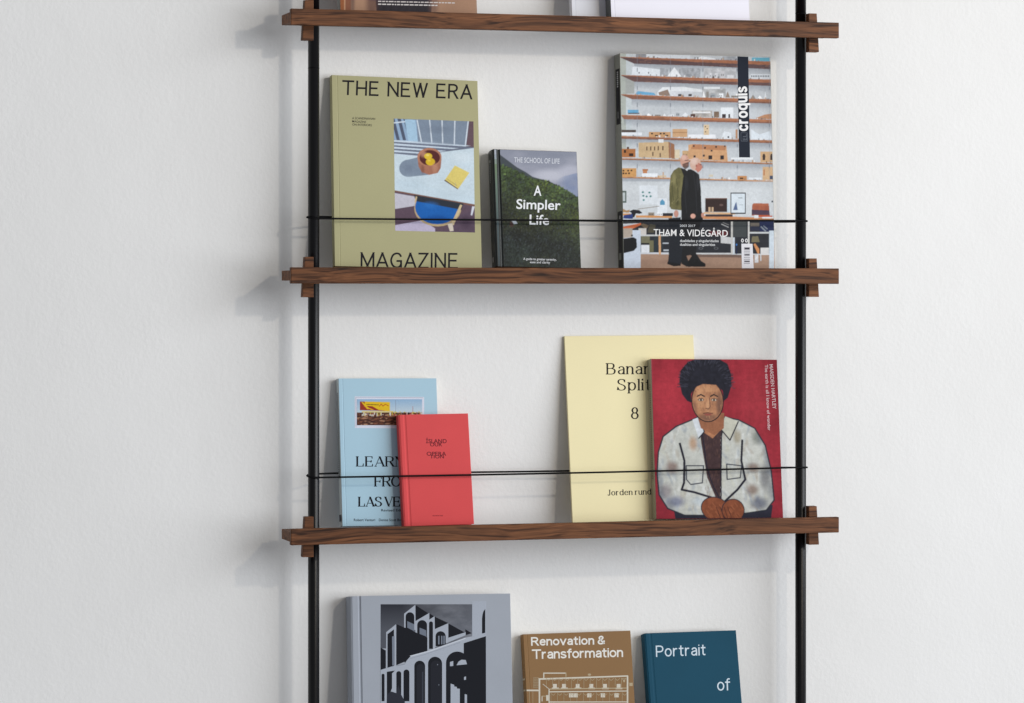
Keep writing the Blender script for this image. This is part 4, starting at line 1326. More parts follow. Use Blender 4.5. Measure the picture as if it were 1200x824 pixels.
    cv.poly([(881, 277.4), (888, 277), (890, 284), (880, 284)], (124, 118, 92)); cv.rect(891, 290.6, 901, 299.6, (214, 214, 214))
    cv.poly([(844, 277), (857, 278.6), (856, 286), (844, 285)], (200, 202, 204)); cv.rect(830, 271, 853, 276, (110, 40, 46), .8)
    cv.line([(845, 263), (853, 266.6)], .9, (190, 190, 190)); cv.line([(846.6, 261), (853.6, 264)], .6, (150, 150, 150))
    for x in (820.6, 838.6): cv.ell(x, 291.2, 2.7, 1.6, (96, 100, 106)); cv.ell(x, 291.2, 1.5, .9, (40, 42, 46))
    cv.ell(862.6, 287, 1.0, 1.2, (60, 130, 200)); cv.rect(862, 288, 863.2, 298, (20, 40, 80))
    # floor
    fl = cv.full_mask([(750.4, 298), (909, 299), (909, 322), (750.4, 322)])
    fn = vnoise(cv.H, cv.W, 30, 41, 3, 0.6, ax=.25, ay=1.2)
    c1 = lin((150, 122, 106)) * (1 - fn[..., None]) + lin((184, 154, 132)) * fn[..., None]
    cv.a = cv.a * (1 - fl[..., None]) + c1 * fl[..., None]
    cv.poly([(804, 298), (860, 298.4), (880, 300), (880, 302), (804, 301.4)], (96, 78, 72), .7)
    # chairs at the right, white post
    cv.poly([(882.6, 286.6), (884.6, 285.4), (889.6, 292), (889.4, 298), (887.4, 297)], (210, 148, 96)); cv.rect(884, 298.4, 888.4, 308, (206, 208, 212), tex=.3); cv.rect(890.6, 299, 892, 306, (200, 204, 208))
    cv.rect(901.2, 270.6, 907.2, 322, (206, 218, 228)); cv.rect(907.2, 276, 909.5, 322, (206, 160, 130))
    # the two men
    olive, blk = (112, 108, 70), (24, 26, 31)
    cv.poly([(782.8, 256), (797, 255), (799, 300), (797, 311), (790, 311.4), (782, 308.6), (783, 300), (784.6, 280)], (30, 36, 46))
    cv.poly([(781.4, 307), (796, 309.4), (797.2, 311.6), (789, 312.2), (781.4, 309.6)], (18, 20, 24))
    cv.poly([(794.6, 196.4), (799, 198), (804, 203), (803, 225), (800.6, 247), (789.2, 246), (786, 245.4), (784, 242), (783.6, 222), (785.4, 206), (789, 200)], olive, tex=.25)
    cv.poly([(797, 197), (802, 198.6), (806, 202), (803, 214), (800.6, 207)], (28, 28, 30))
    for p in ([(788, 206), (787, 222), (789, 238)], [(792, 210), (794, 226), (793, 240)]): cv.line(p, .8, (78, 78, 48))
    cv.soft(789, 210, 3, 9, (148, 142, 98), .7); cv.soft(797, 222, 2.6, 14, (136, 130, 88), .6, .1); cv.soft(785.6, 232, 1.8, 10, (86, 84, 52), .7); cv.soft(793, 238, 3, 5, (80, 78, 48), .7)
    for k in range(16):
        rx_ = random.Random(k + 200); xx, yy = rx_.uniform(785, 801), rx_.uniform(204, 244); cv.line([(xx, yy), (xx + rx_.uniform(-2.5, 2.5), yy + rx_.uniform(1, 4))], .45, rx_.choice([(70, 70, 42), (160, 152, 108)]), .7)
    cv.ell(801.6, 189.0, 5.2, 7.6, (204, 160, 142)); cv.soft(800.6, 185, 3.6, 3.4, (226, 190, 176), .8); cv.poly([(799, 192.6), (806.6, 190), (806.4, 196), (802.4, 199), (799.4, 196)], (88, 64, 58), .85)
    cv.line([(802, 188.6), (806, 188)], .8, (70, 48, 44)); cv.line([(803, 193.8), (806, 193.4)], .5, (170, 120, 110))
    cv.ell(791.8, 250.8, 2.8, 4.2, (196, 146, 132))
    cv.poly([(805.6, 199), (809, 198.6), (813.6, 201), (818.6, 205), (820.6, 222), (821.4, 245), (823.2, 258), (820, 262), (816, 285), (815, 297), (821, 306), (826, 309), (826, 312.4), (804, 312.6), (797.6, 309), (799, 290), (798, 262), (797.4, 230), (800, 208)], blk, tex=.15)
    cv.poly([(815, 303), (821, 307.6), (826.4, 310.4), (825.6, 312.8), (812, 312.8)], (14, 15, 18))
    for p in ([(803, 206), (802, 228), (804, 250)], [(812, 204), (815, 226), (816, 250)], [(808, 262), (808, 290)]): cv.line(p, .7, (52, 54, 60), .7)
    cv.soft(817, 214, 2.2, 12, (50, 52, 58), .7); cv.soft(804, 216, 2.4, 10, (44, 46, 52), .7)
    cv.poly([(803.8, 300), (806, 306), (810, 300), (808, 299)], (150, 122, 106)); cv.poly([(806, 306.6), (812, 298), (813.8, 312), (806, 313)], (16, 17, 20))
    cv.ell(814.2, 192.6, 6.6, 7.6, (212, 180, 164)); cv.soft(812.6, 189.4, 4.4, 4.6, (230, 206, 196), .7)
    cv.poly([(817.6, 191), (821.6, 193), (822.6, 196.6), (820.6, 200), (817.2, 202.6), (814, 199)], (196, 132, 116)); cv.ell(815.4, 194.6, 1.0, 1.7, (176, 108, 96)); cv.line([(819.4, 193.2), (821.2, 193.4)], .7, (80, 56, 52))
    cv.ell(811.4, 253.6, 3.0, 2.8, (216, 168, 152)); cv.ell(822.8, 252.4, 1.8, 3.0, (196, 146, 130))
    cv.a *= (0.91 + 0.18 * vnoise(cv.H, cv.W, 120, 99, 2, .7))[..., None] * (0.92 + 0.16 * vnoise(cv.H, cv.W, 9, 98, 3, .6))[..., None]
    cv.grade(1.04, 1.12, 0.95)
    canvas_part(b, cv, 'cover_photograph', M_GLOSS, corners=None)
    # printed band, title, barcode panel
    P = Print(b, w0=0.0002)
    P.poly([(864.2, 66.2), (876.8, 66.6), (878.9, 184.6), (866.2, 184.4)], (34, 40, 52))
    P.word('croquis', (876.9, 153.6), (875.5, 101.2), 14.2, 2.45, (240, 240, 240), gap=.30)
    for seg in ([(868.2, 155.6), (875.6, 155.8)], [(875.6, 155.8), (875.9, 165.6)], [(875.9, 165.6), (868.4, 165.4)], [(868.4, 165.4), (868.2, 155.6)]): P.line(seg, .45, (96, 102, 112))
    P.text('EL', (875.2, 164.2), (874.8, 157.2), 4.6, (96, 102, 112), 0.0)
    P.text('2003 2017', (796.6, 265.8), (814.8, 266.0), 2.5, (226, 228, 230), 0.01)
    P.text('THAM & VIDÉGÅRD', (765.8, 276.2), (852.8, 277.4), 7.6, (240, 240, 240), 0.006)
    P.text('dualidades y singularidades', (796.8, 283.6), (842.2, 283.8), 2.9, (206, 208, 210), 0.02)
    P.text('dualities and singularities', (796.8, 288.0), (838.0, 288.2), 2.9, (206, 208, 210), 0.02)
    P.poly([(868.8, 285.6), (881.8, 285.8), (883.2, 314.8), (869.4, 314.8)], (226, 226, 232))
    r2 = random.Random(3)
    for y0, y1 in ((290, 292.6), (298, 299.4), (306, 307.2)): P.rect(872.4, y0, 878.4, y1, (52, 50, 60))
    y = 290
    while y < 309:
        P.rect(871.6, y, 878.8, y + .35, (96, 94, 104)); y += r2.choice((.8, 1.1, 1.5))
    for x in (868.8, 873.4):
        P.ell(x + 1.2, 282, 1.6, 2.3, (228, 228, 230)); P.ell(x + 1.2, 282, .7, 1.2, (54, 58, 64))
    P.build('title_lettering', M_PRINT)
    sp = [(61, 320, 0, 1, (140, 142, 134)), (80, 145, .02, .8, (16, 17, 20)), (247, 320, .02, .9, (30, 31, 34))]
    sp += [(83 + i * 2.4, 84.6 + i * 2.4, .3, .55, (170, 172, 172)) for i in range(8)]
    sp += [(104, 124, .35, .5, (30, 32, 36)), (130, 138, .35, .5, (120, 122, 122)), (296, 304, .3, .7, (120, 122, 116)), (252, 256, .3, .6, (150, 150, 150))]
    spine_print(b, 'spine_lettering', sp, M_GLOSS)
    return b


# ================================================================== third ledge
def pale_blue_book():
    b = Book('book', 'pale blue paperback with a small billboard picture and black serif title, behind the red book', 'book', 2,
             (398.4, 443.6), (512.8, 443.4), (400.6, 618), (514.6, 617), 0.015, 0.016, 0.050)
    b._edge_x = 399
    m = plain('pale_blue_card', (164, 198, 216), rough=0.42, spec=0.4, grain=0.02)
    ms = plain('pale_spine_card', (196, 206, 206), rough=0.5)
    b.paperback(m, ms, crease=0.006)
    P = Print(b)
    fr = [((415.8, 465.0), (496.8, 465.6)), ((415.9, 501.8), (496.9, 502.4)), ((415.8, 465.0), (415.9, 501.8)), ((496.8, 465.6), (496.9, 502.4))]
    P.poly([(415.6, 464.6), (497.0, 465.2), (497.2, 502.4), (415.8, 501.6)], (214, 218, 232))
    P.line([(417.0, 465.6), (496.0, 466.2)], .3, (110, 110, 140)); P.line([(416.9, 465.6), (417.2, 501.0)], .3, (110, 110, 140))
    bk = (22, 24, 32)
    kw = dict(thin=0.75, serif=True)
    P.word('LEARNING', (417.6, 546.8), (502.5, 547.0), 12.0, 2.1, bk, gap=.25, **kw)
    P.word('FROM', (438.8, 570.3), (483.0, 570.3), 12.0, 2.1, bk, gap=.16, **kw)
    P.word('LAS VEGAS', (420.0, 593.8), (499.5, 593.6), 11.6, 2.1, bk, gap=.18, space=.42, **kw)
    P.text('Revised Edition', (446.6, 599.4), (478.0, 599.4), 2.8, (40, 44, 56), 0.012)
    P.text('Robert Venturi', (414.6, 610.8), (439.6, 610.8), 2.9, (36, 40, 52), 0.012)
    P.text('Denise Scott Brown', (444.0, 610.8), (476.0, 610.8), 2.9, (36, 40, 52), 0.012)
    P.build('title_lettering', M_PRINT)
    cv = Canvas(418.3, 468.0, 494.6, 498.4, out=3.0, ss=2, base=(158, 188, 214))
    t = ((cv.Y - 468) / 18)[:, None, None]
    cv.a[:] = lin((142, 176, 208)) * (1 - np.clip(t, 0, 1)) + lin((196, 212, 220)) * np.clip(t, 0, 1)
    cv.map = zoom(395, 435, 9.7)
    cv.ms = 9.7
    cv.poly([(225, 470), (1000, 470), (1000, 640), (225, 640)], (84, 52, 42))
    r = np.random.default_rng(3)
    for _ in range(260):
        x = r.uniform(225, 1000); y = r.uniform(470, 612)
        c = [(58, 36, 36), (122, 76, 56), (150, 96, 70), (34, 26, 30), (190, 150, 120)][r.integers(0, 5)]
        cv.ell(x, y, r.uniform(6, 34), r.uniform(2.5, 8), c, .75)
    for _ in range(60):
        x = r.uniform(280, 980); cv.rect(x, 470 + r.uniform(-8, 24), x + r.uniform(3, 14), 500 + r.uniform(-4, 14), [(226, 222, 214), (40, 36, 46), (170, 60, 50), (200, 176, 60)][r.integers(0, 4)], .8)
    cv.poly([(258, 345), (600, 352), (600, 455), (258, 442)], (222, 184, 36))
    cv.poly([(258, 345), (312, 346), (318, 392), (400, 400), (470, 440), (560, 452), (258, 444)], (148, 52, 40))
    cv.poly([(275, 352), (292, 352), (372, 430), (340, 432)], (222, 184, 36)); cv.poly([(300, 398), (330, 404), (420, 440), (390, 442)], (222, 170, 40))
    cv.line([(334, 378), (470, 384)], .75, (60, 40, 30)); cv.line([(478, 400), (500, 374), (520, 398), (548, 376), (582, 396)], .8, (176, 60, 36))
    cv.rect(282, 452, 640, 470, (214, 192, 110), .8)
    cv.line([(664, 330), (664, 480)], .25, (120, 120, 140)); cv.line([(860, 400), (860, 480)], .5, (170, 80, 60))
    for _ in range(10):
        x = r.uniform(600, 980); cv.ell(x, r.uniform(462, 478), 12, 5, (206, 188, 74), .9)
    canvas_part(b, cv, 'cover_picture', M_PRINT, w=0.00038)
    spine_print(b, 'spine_lettering', [(y, y + 1.7, .25, .7, (120, 122, 126)) for y in np.arange(460, 560, 2.4)] + [(603, 611, .2, .8, (60, 60, 70))], M_PRINT)
    return b


def red_book():
    b = Book('book', 'small coral red cloth book leaning on the pale blue book', 'book', 2,
             (469.6, 486.2), (550.3, 484.5), (472.2, 617.4), (554.4, 616.2), 0.017, 0.0425, 0.0725)
    b._edge_x = 470
    m = plain('coral_cloth', (216, 82, 84), rough=0.75, spec=0.15, grain=0.05, gscale=700, bump=0.25, bscale=420, weave=True)
    b.hardback(m, groove=0.0085, board=0.0015, gd=0.0007)
    P = Print(b)
    c = (92, 30, 40)
    P.text('İSLAND', (499.2, 519.4), (523.4, 519.4), 4.7, c, 0.008)
    P.text('OUR', (504.0, 523.1), (518.0, 523.1), 4.2, c, 0.008)
    P.text('OPERA', (500.0, 534.0), (522.8, 534.0), 4.4, c, 0.008)
    P.text('TION', (503.9, 537.2), (520.2, 537.2), 4.0, c, 0.008)
    for i, (a, e) in enumerate(dashes(507, 519, 4, .5)): P.rect(a, 603.8, e, 605.0, (160, 54, 60))
    P.build('title_lettering', M_PRINT)
    return b


def cream_magazine():
    b = Book('magazine', 'thin tall cream yellow magazine with black serif title, behind the red painted-portrait book', 'magazine', 2,
             (664.6, 394), (815.2, 392.6), (671, 613), (817.4, 611), 0.004, 0.0052, 0.045)
    b._edge_x = 666
    m = plain('cream_card', (238, 227, 182), rough=0.6, spec=0.25, grain=0.02)
    b.paperback(m, crease=0.0)
    P = Print(b)
    bk = (38, 34, 32)
    kw = dict(thin=0.85, serif=True)
    P.word('Banana', (710.8, 438.9), (773.4, 438.4), 13.2, 1.95, bk, gap=.30, **kw)
    P.word('Split', (723.0, 457.8), (763.0, 457.6), 13.6, 1.95, bk, gap=.30, **kw)
    P.word('8', (739.4, 491.2), (748.4, 491.2), 13.8, 2.0, bk, thin=.95, serif=True)
    P.word('Jorden rundt', (712.0, 580.8), (767.4, 579.4), 6.8, 1.1, bk, thin=.5, serif=True, gap=.28, space=.6)
    P.build('title_lettering', M_PRINT)
    return b


def painted_book():
    b = Book('book', 'red paperback with a painted figure in a pale jacket, in front of the cream magazine', 'book', 2,
             (763.6, 420.6), (911, 421.6), (767, 612), (919, 607.4), 0.017, 0.028, 0.0645)
    b._edge_x = 764
    m = plain('deep_red_card', (146, 44, 56), rough=0.45, spec=0.4, grain=0.05)
    ms = plain('grey_paper_spine', (168, 166, 148), rough=0.6, grain=0.12)
    b.paperback(m, ms, crease=0.005)
    cv = Canvas(764, 420.4, 920, 614, out=2.0, ss=2, base=(148, 42, 54))
    n = vnoise(cv.H, cv.W, 5, 61, 5, 0.6); n2 = vnoise(cv.H, cv.W, 40, 62, 3, 0.6, ax=1.6, ay=.6)
    cv.a *= (0.72 + 0.55 * n)[..., None] * (0.9 + 0.2 * n2)[..., None]
    cv.soft(785, 470, 22, 40, (176, 54, 66), .55); cv.soft(890, 470, 24, 40, (168, 56, 66), .5); cv.soft(772, 600, 14, 30, (120, 34, 48), .6)
    r = np.random.default_rng(77)
    dk = (34, 34, 46)
    # dark skirt of colour behind the jacket
    cv.poly([(786, 590), (906, 592), (902, 616), (790, 616)], (40, 40, 54))
    # jacket
    body = [(812, 492), (826, 486), (846, 488), (868, 492), (888, 502), (900, 522), (906, 552), (908, 586), (898, 598), (870, 602), (850, 598), (826, 604), (800, 604), (780, 596), (770, 580), (768, 556), (770, 530), (776, 512), (792, 500)]
    jm = cv.full_mask(body)
    cv.poly(body, (188, 190, 184))
    for _ in range(260):
        x = r.uniform(766, 910); y = r.uniform(488, 606)
        c = [(204, 210, 212), (150, 164, 180), (196, 196, 178), (128, 140, 158), (214, 216, 214), (162, 148, 132)][r.integers(0, 6)]
        cv.soft(x, y, r.uniform(3, 12), r.uniform(1, 3), c, .35, r.uniform(.6, 2.2), clip=jm)
    for x, y, a, bq, c in ((786, 548, 9, 9, (122, 98, 92)), (790, 588, 12, 8, (106, 112, 138)), (778, 576, 9, 11, (132, 124, 128)), (884, 548, 9, 7, (128, 106, 96)), (882, 574, 9, 8, (122, 100, 88)), (898, 560, 8, 18, (112, 112, 116)), (890, 590, 13, 9, (92, 98, 116)),
                           (812, 520, 6, 10, (176, 140, 112)), (866, 512, 6, 10, (150, 140, 118)), (890, 512, 8, 10, (120, 124, 116)), (820, 588, 14, 6, (190, 200, 206))):
        cv.soft(x, y, a, bq, c, .8, clip=jm)
    # edge of the jacket
    for (x, y) in ((768, 560), (770, 580), (782, 598), (905, 545), (907, 575), (896, 510), (903, 530)): cv.soft(x, y, 8, 16, (84, 92, 108), .5, clip=jm)
    cv.line(body + [body[0]], 1.7, (34, 38, 50), .95)
    # sleeves crossing low
    cv.line([(796, 520), (801, 540), (800, 566), (797, 574), (812, 577), (832, 583)], 2.6, dk)
    cv.line([(872, 516), (870, 540), (874, 562), (864, 574), (848, 588)], 2.6, dk)
    # neck, chest, shirt opening
    cv.poly([(819, 494), (850, 492), (846, 512), (844, 560), (843, 588), (838, 584), (828, 560), (822, 520)], (66, 48, 50), tex=.25)
    cv.poly([(820, 486), (850, 484), (846, 504), (836, 514), (824, 506)], (170, 116, 84), tex=.15)
    for _ in range(60):
        x = r.uniform(826, 845); y = r.uniform(508, 580); cv.line([(x, y), (x + r.uniform(-1, 1), y + 4)], .5, (104, 76, 66), .6)
    cv.line([(819, 490), (824, 512), (828, 548), (834, 568), (842, 584)], 1.5, dk); cv.line([(852, 490), (847, 510), (845, 550), (844, 586)], 1.5, dk)
    # simple collar flaps and pockets
    cv.poly([(812, 492), (820, 489), (826, 506), (819, 514)], (206, 212, 218)); cv.line([(820, 489), (826, 506), (819, 514)], 1.4, dk)
    cv.poly([(852, 488), (868, 494), (857, 516), (847, 504)], (192, 192, 178)); cv.line([(847, 504), (857, 516), (868, 494)], 1.5, dk)
    cv.line([(803, 546), (803, 562), (808, 568), (822, 566), (824, 546), (803, 546)], 1.3, (48, 52, 66))
    cv.line([(852, 544), (852, 562), (868, 560), (870, 546), (852, 544)], 1.3, (48, 52, 66))
    # head: plain generic stand-in, broad face and rounded dark hair
    cv.poly([(817, 484), (851, 484), (850, 502), (838, 510), (822, 502)], (146, 96, 70), tex=.15)
    cv.ell(831, 470, 20, 25, (44, 34, 38)); cv.ell(831, 470, 18.6, 23.6, (172, 122, 90), tex=.12)
    fm = cv.full_mask([(831 + 18 * math.cos(a), 470 + 23 * math.sin(a)) for a in np.linspace(0, 6.28, 40)])
    for x, y, a, bq, c, al in ((822, 468, 7, 14, (200, 150, 112), .8), (846, 474, 6, 18, (106, 76, 66), .85), (831, 490, 16, 6, (112, 82, 70), .8), (815, 480, 4, 12, (122, 88, 72), .7), (831, 456, 12, 5, (196, 146, 108), .7), (831, 474, 3, 10, (206, 158, 120), .7)):
        cv.soft(x, y, a, bq, c, al, clip=fm)
    for _ in range(150):
        x = r.uniform(813, 850); y = r.uniform(450, 493); c = [(196, 148, 110), (140, 98, 76), (160, 112, 84), (120, 86, 72)][r.integers(0, 4)]
        cv.soft(x, y, r.uniform(.8, 3), r.uniform(.5, 1.1), c, .45, r.uniform(1, 2), clip=fm)
    cv.poly([(806, 470), (800, 462), (797, 448), (799, 434), (808, 424), (820, 420), (846, 420), (857, 426), (861, 438), (861, 452), (856, 466), (851, 470), (850, 458), (842, 451), (826, 450), (816, 454), (811, 462), (811, 472)], (34, 34, 44), tex=.35)
    for _ in range(260):
        a = r.uniform(-3.3, .15); q = r.uniform(.72, 1.06); x = 830 + 31 * math.cos(a) * q; y = 450 + 29 * math.sin(a) * q
        if y > 447 and abs(x - 831) < 17: continue
        cv.line([(x, y), (x + 3.4 * math.cos(a + .2), y + 3.4 * math.sin(a + .2))], 1.0, [(30, 30, 38), (46, 46, 58), (60, 60, 74)][r.integers(0, 3)], .75)
    for sg in (-1, 1):
        cv.line([(831 + sg * 3.6, 464.6), (831 + sg * 8, 462.4), (831 + sg * 12.6, 464.6)], 1.5, (44, 36, 38))
        cv.ell(831 + sg * 8, 468.6, 3.8, 1.9, (120, 88, 72)); cv.ell(831 + sg * 8, 468.8, 2.8, 1.2, (206, 188, 168)); cv.ell(831 + sg * 8, 468.8, 1.3, 1.2, (40, 36, 38)); cv.line([(831 + sg * 4.6, 468), (831 + sg * 8, 466.8), (831 + sg * 11.8, 468.4)], .6, (48, 36, 36))
    cv.line([(833.4, 466), (834, 477), (832, 479.4), (828.4, 478.6)], .9, (104, 72, 60)); cv.line([(825.4, 484.6), (831, 483.8), (836.8, 484.8)], 1.0, (88, 46, 44)); cv.ell(831, 486, 4.4, 1.2, (142, 78, 68))
    # clasped hands
    for cx, cy, rx, ry, ro in ((837, 597, 17, 13.5, .35), (858, 598, 13, 12.5, -.3)):
        cv.ell(cx, cy, rx + 1, ry + 1, dk, rot=ro); cv.ell(cx, cy, rx, ry, (128, 72, 48), rot=ro, tex=.25)
        for _ in range(14): x = cx + r.uniform(-rx, rx) * .7; y = cy + r.uniform(-ry, ry) * .7; cv.line([(x, y), (x + 3, y + 4)], .9, (166, 100, 68), .6)
    for k in range(4): cv.line([(838 + k * 4.5, 594), (844 + k * 4.5, 612)], .8, (66, 34, 30))
    br = vnoise(cv.H, cv.W, 60, 65, 3, .65, ax=.7, ay=1.2); br2 = vnoise(cv.H, cv.W, 24, 66, 3, .65, ax=1.6, ay=.6)
    cv.a *= (0.72 + 0.30 * br + 0.28 * br2)[..., None]
    canvas_part(b, cv, 'cover_painting', M_PRINT, corners=[(764, 420.4), (911.4, 421.2), (920, 614), (767, 614)])
    P = Print(b)
    P.text('MARSDEN HARTLEY', (901.6, 427.2), (905.6, 479.4), 4.0, (226, 206, 208), 0.006)
    P.text('The earth is all I know of wonder', (896.2, 427.6), (899.8, 504.6), 3.6, (220, 196, 198), 0.006)
    P.build('title_lettering', M_PRINT)
    spine_print(b, 'spine_lettering', [(y, y + 1.5, .35, .6, (120, 116, 104)) for y in np.arange(450, 560, 2.6)], M_PRINT)
    return b


# ================================================================== bottom ledge, cut by the frame
def arches_book():
    b = Book('book', 'large grey cloth hardback with a black and white picture of arched buildings, bottom ledge', 'book', 3,
             (411.8, 698.8), (597.8, 695.6), (414.6, 824), (600.6, 824), 0.034, 0.036, 0.070)
    b._edge_x = 412
    m = plain('grey_cloth', (161, 167, 177), rough=0.8, spec=0.15, grain=0.05, gscale=900, bump=0.25, bscale=420, weave=True)
    b.hardback(m, groove=0.0125, board=0.003, gd=0.0018)
    cv = Canvas(446.0, 708.2, 553.6, 760, out=2.0, ss=1, base=(88, 92, 100))
    n = vnoise(cv.H, cv.W, 3, 91, 6, 0.55, ax=.6, ay=1.4)
    tx = np.clip((cv.X[None, :, None] - 470) / 80, 0, 1); ty = np.clip((cv.Y[:, None, None] - 708) / 30, 0, 1)
    base = lin((44, 46, 54)) * (1 - tx) + lin((92, 95, 103)) * tx
    base = base * (1 - ty * .5) + lin((104, 108, 118)) * ty * .5
    cl = np.clip((n - .5) * 3, 0, 1)[..., None] * tx
    cv.a = base * (1 - cl * .7) + lin((136, 139, 148)) * cl * .7
    canvas_part(b, cv, 'picture_sky', M_PRINT)
    P = Print(b)
    P.map = zoom(390, 680, 5.217)
    D, Lg, sk = (24, 26, 33), (166, 173, 185), (88, 92, 100)
    P.poly([(852, 128), (938, 128), (938, 330), (852, 352)], Lg)
    # stepped roofs
    P.poly([(436, 205), (505, 150), (505, 305), (436, 290)], Lg); P.poly([(505, 152), (588, 205), (588, 225), (508, 248)], D)
    P.poly([(505, 250), (590, 200), (590, 350), (505, 320)], Lg); P.poly([(590, 203), (700, 268), (624, 300), (590, 240)], D)
    P.poly([(576, 250), (622, 220), (626, 420), (576, 425)], Lg)
    P.poly([(626, 225), (706, 262), (626, 298)], D); P.poly([(622, 300), (708, 262), (708, 380), (622, 410)], Lg)
    P.poly([(706, 264), (822, 328), (706, 356)], D); P.poly([(810, 300), (850, 324), (812, 336)], D)
    P.poly([(706, 352), (812, 318), (812, 336), (706, 380)], Lg)
    P.arch(445, 498, 196, 312, D); P.poly([(455, 250), (498, 270), (498, 312), (455, 290)], (110, 118, 132))
    P.arch(516, 576, 244, 345, D); P.poly([(530, 290), (570, 306), (572, 345), (530, 328)], (110, 118, 132))
    P.arch(588, 612, 252, 420, D); P.arch(628, 690, 312, 404, D)
    for x in (644, 662, 676): P.rect(x, 340, x + 8, 392, (120, 128, 142))
    # left tower
    P.poly([(326, 318), (388, 268), (388, 530), (326, 545)], Lg); P.poly([(388, 268), (578, 350), (578, 440), (388, 520)], D)
    P.poly([(334, 330), (374, 300), (374, 528), (334, 540)], D); P.poly([(362, 345), (378, 340), (378, 520), (364, 522)], (120, 128, 142))
    P.poly([(292, 412), (324, 430), (324, 540), (292, 548)], D)
    # big arcade wall
    P.poly([(292, 548), (380, 522), (440, 512), (470, 460), (600, 425), (812, 350), (938, 330), (938, 1240), (292, 1240)], Lg)
    P.poly([(440, 505), (470, 470), (578, 436), (578, 350), (440, 430)], D)
    P.poly([(800, 385), (936, 342), (938, 1240), (800, 1240)], D)
    P.poly([(912, 326), (912, 236), (915, 210), (921, 190), (932, 176), (932, 322)], D)
    P.arch(298, 316, 572, 740, D); P.poly([(330, 560), (380, 552), (362, 570), (362, 660), (330, 740)], D)
    P.arch(388, 418, 556, 700, D); P.arch(432, 468, 546, 740, D); P.poly([(330, 700), (356, 680), (388, 690), (400, 640), (418, 700), (440, 740), (440, 1240), (320, 1240)], (44, 46, 56))
    P.arch(498, 564, 492, 1240, D); P.arch(582, 668, 468, 1240, D)
    P.arch(512, 560, 512, 1240, (36, 38, 46)); P.arch(598, 664, 490, 1240, (34, 36, 44)); P.rect(545, 560, 553, 1240, (58, 62, 72)); P.ell(640, 516, 3, 4, (120, 126, 138)); P.ell(648, 640, 3, 4, (110, 116, 128))
    P.poly([(470, 462), (600, 427), (812, 352), (812, 358), (600, 434), (476, 468)], (196, 202, 212))
    P.line([(388, 524), (440, 514)], 3, (120, 126, 138)); P.line([(470, 480), (560, 455), (780, 380)], 2, (140, 146, 158))
    P.arch(692, 830, 436, 1240, D)
    P.poly([(716, 500), (736, 494), (736, 524), (716, 526)], Lg); P.poly([(756, 520), (768, 498), (786, 486), (812, 488), (820, 514)], Lg); P.poly([(802, 592), (814, 588), (814, 608), (802, 610)], Lg)
    P.poly([(720, 632), (742, 640), (742, 650), (758, 652), (758, 662), (776, 664), (776, 1240), (720, 1240)], Lg); P.poly([(806, 696), (820, 700), (820, 1240), (806, 1240)], Lg)
    P.build('cover_picture', M_PRINT)
    return b


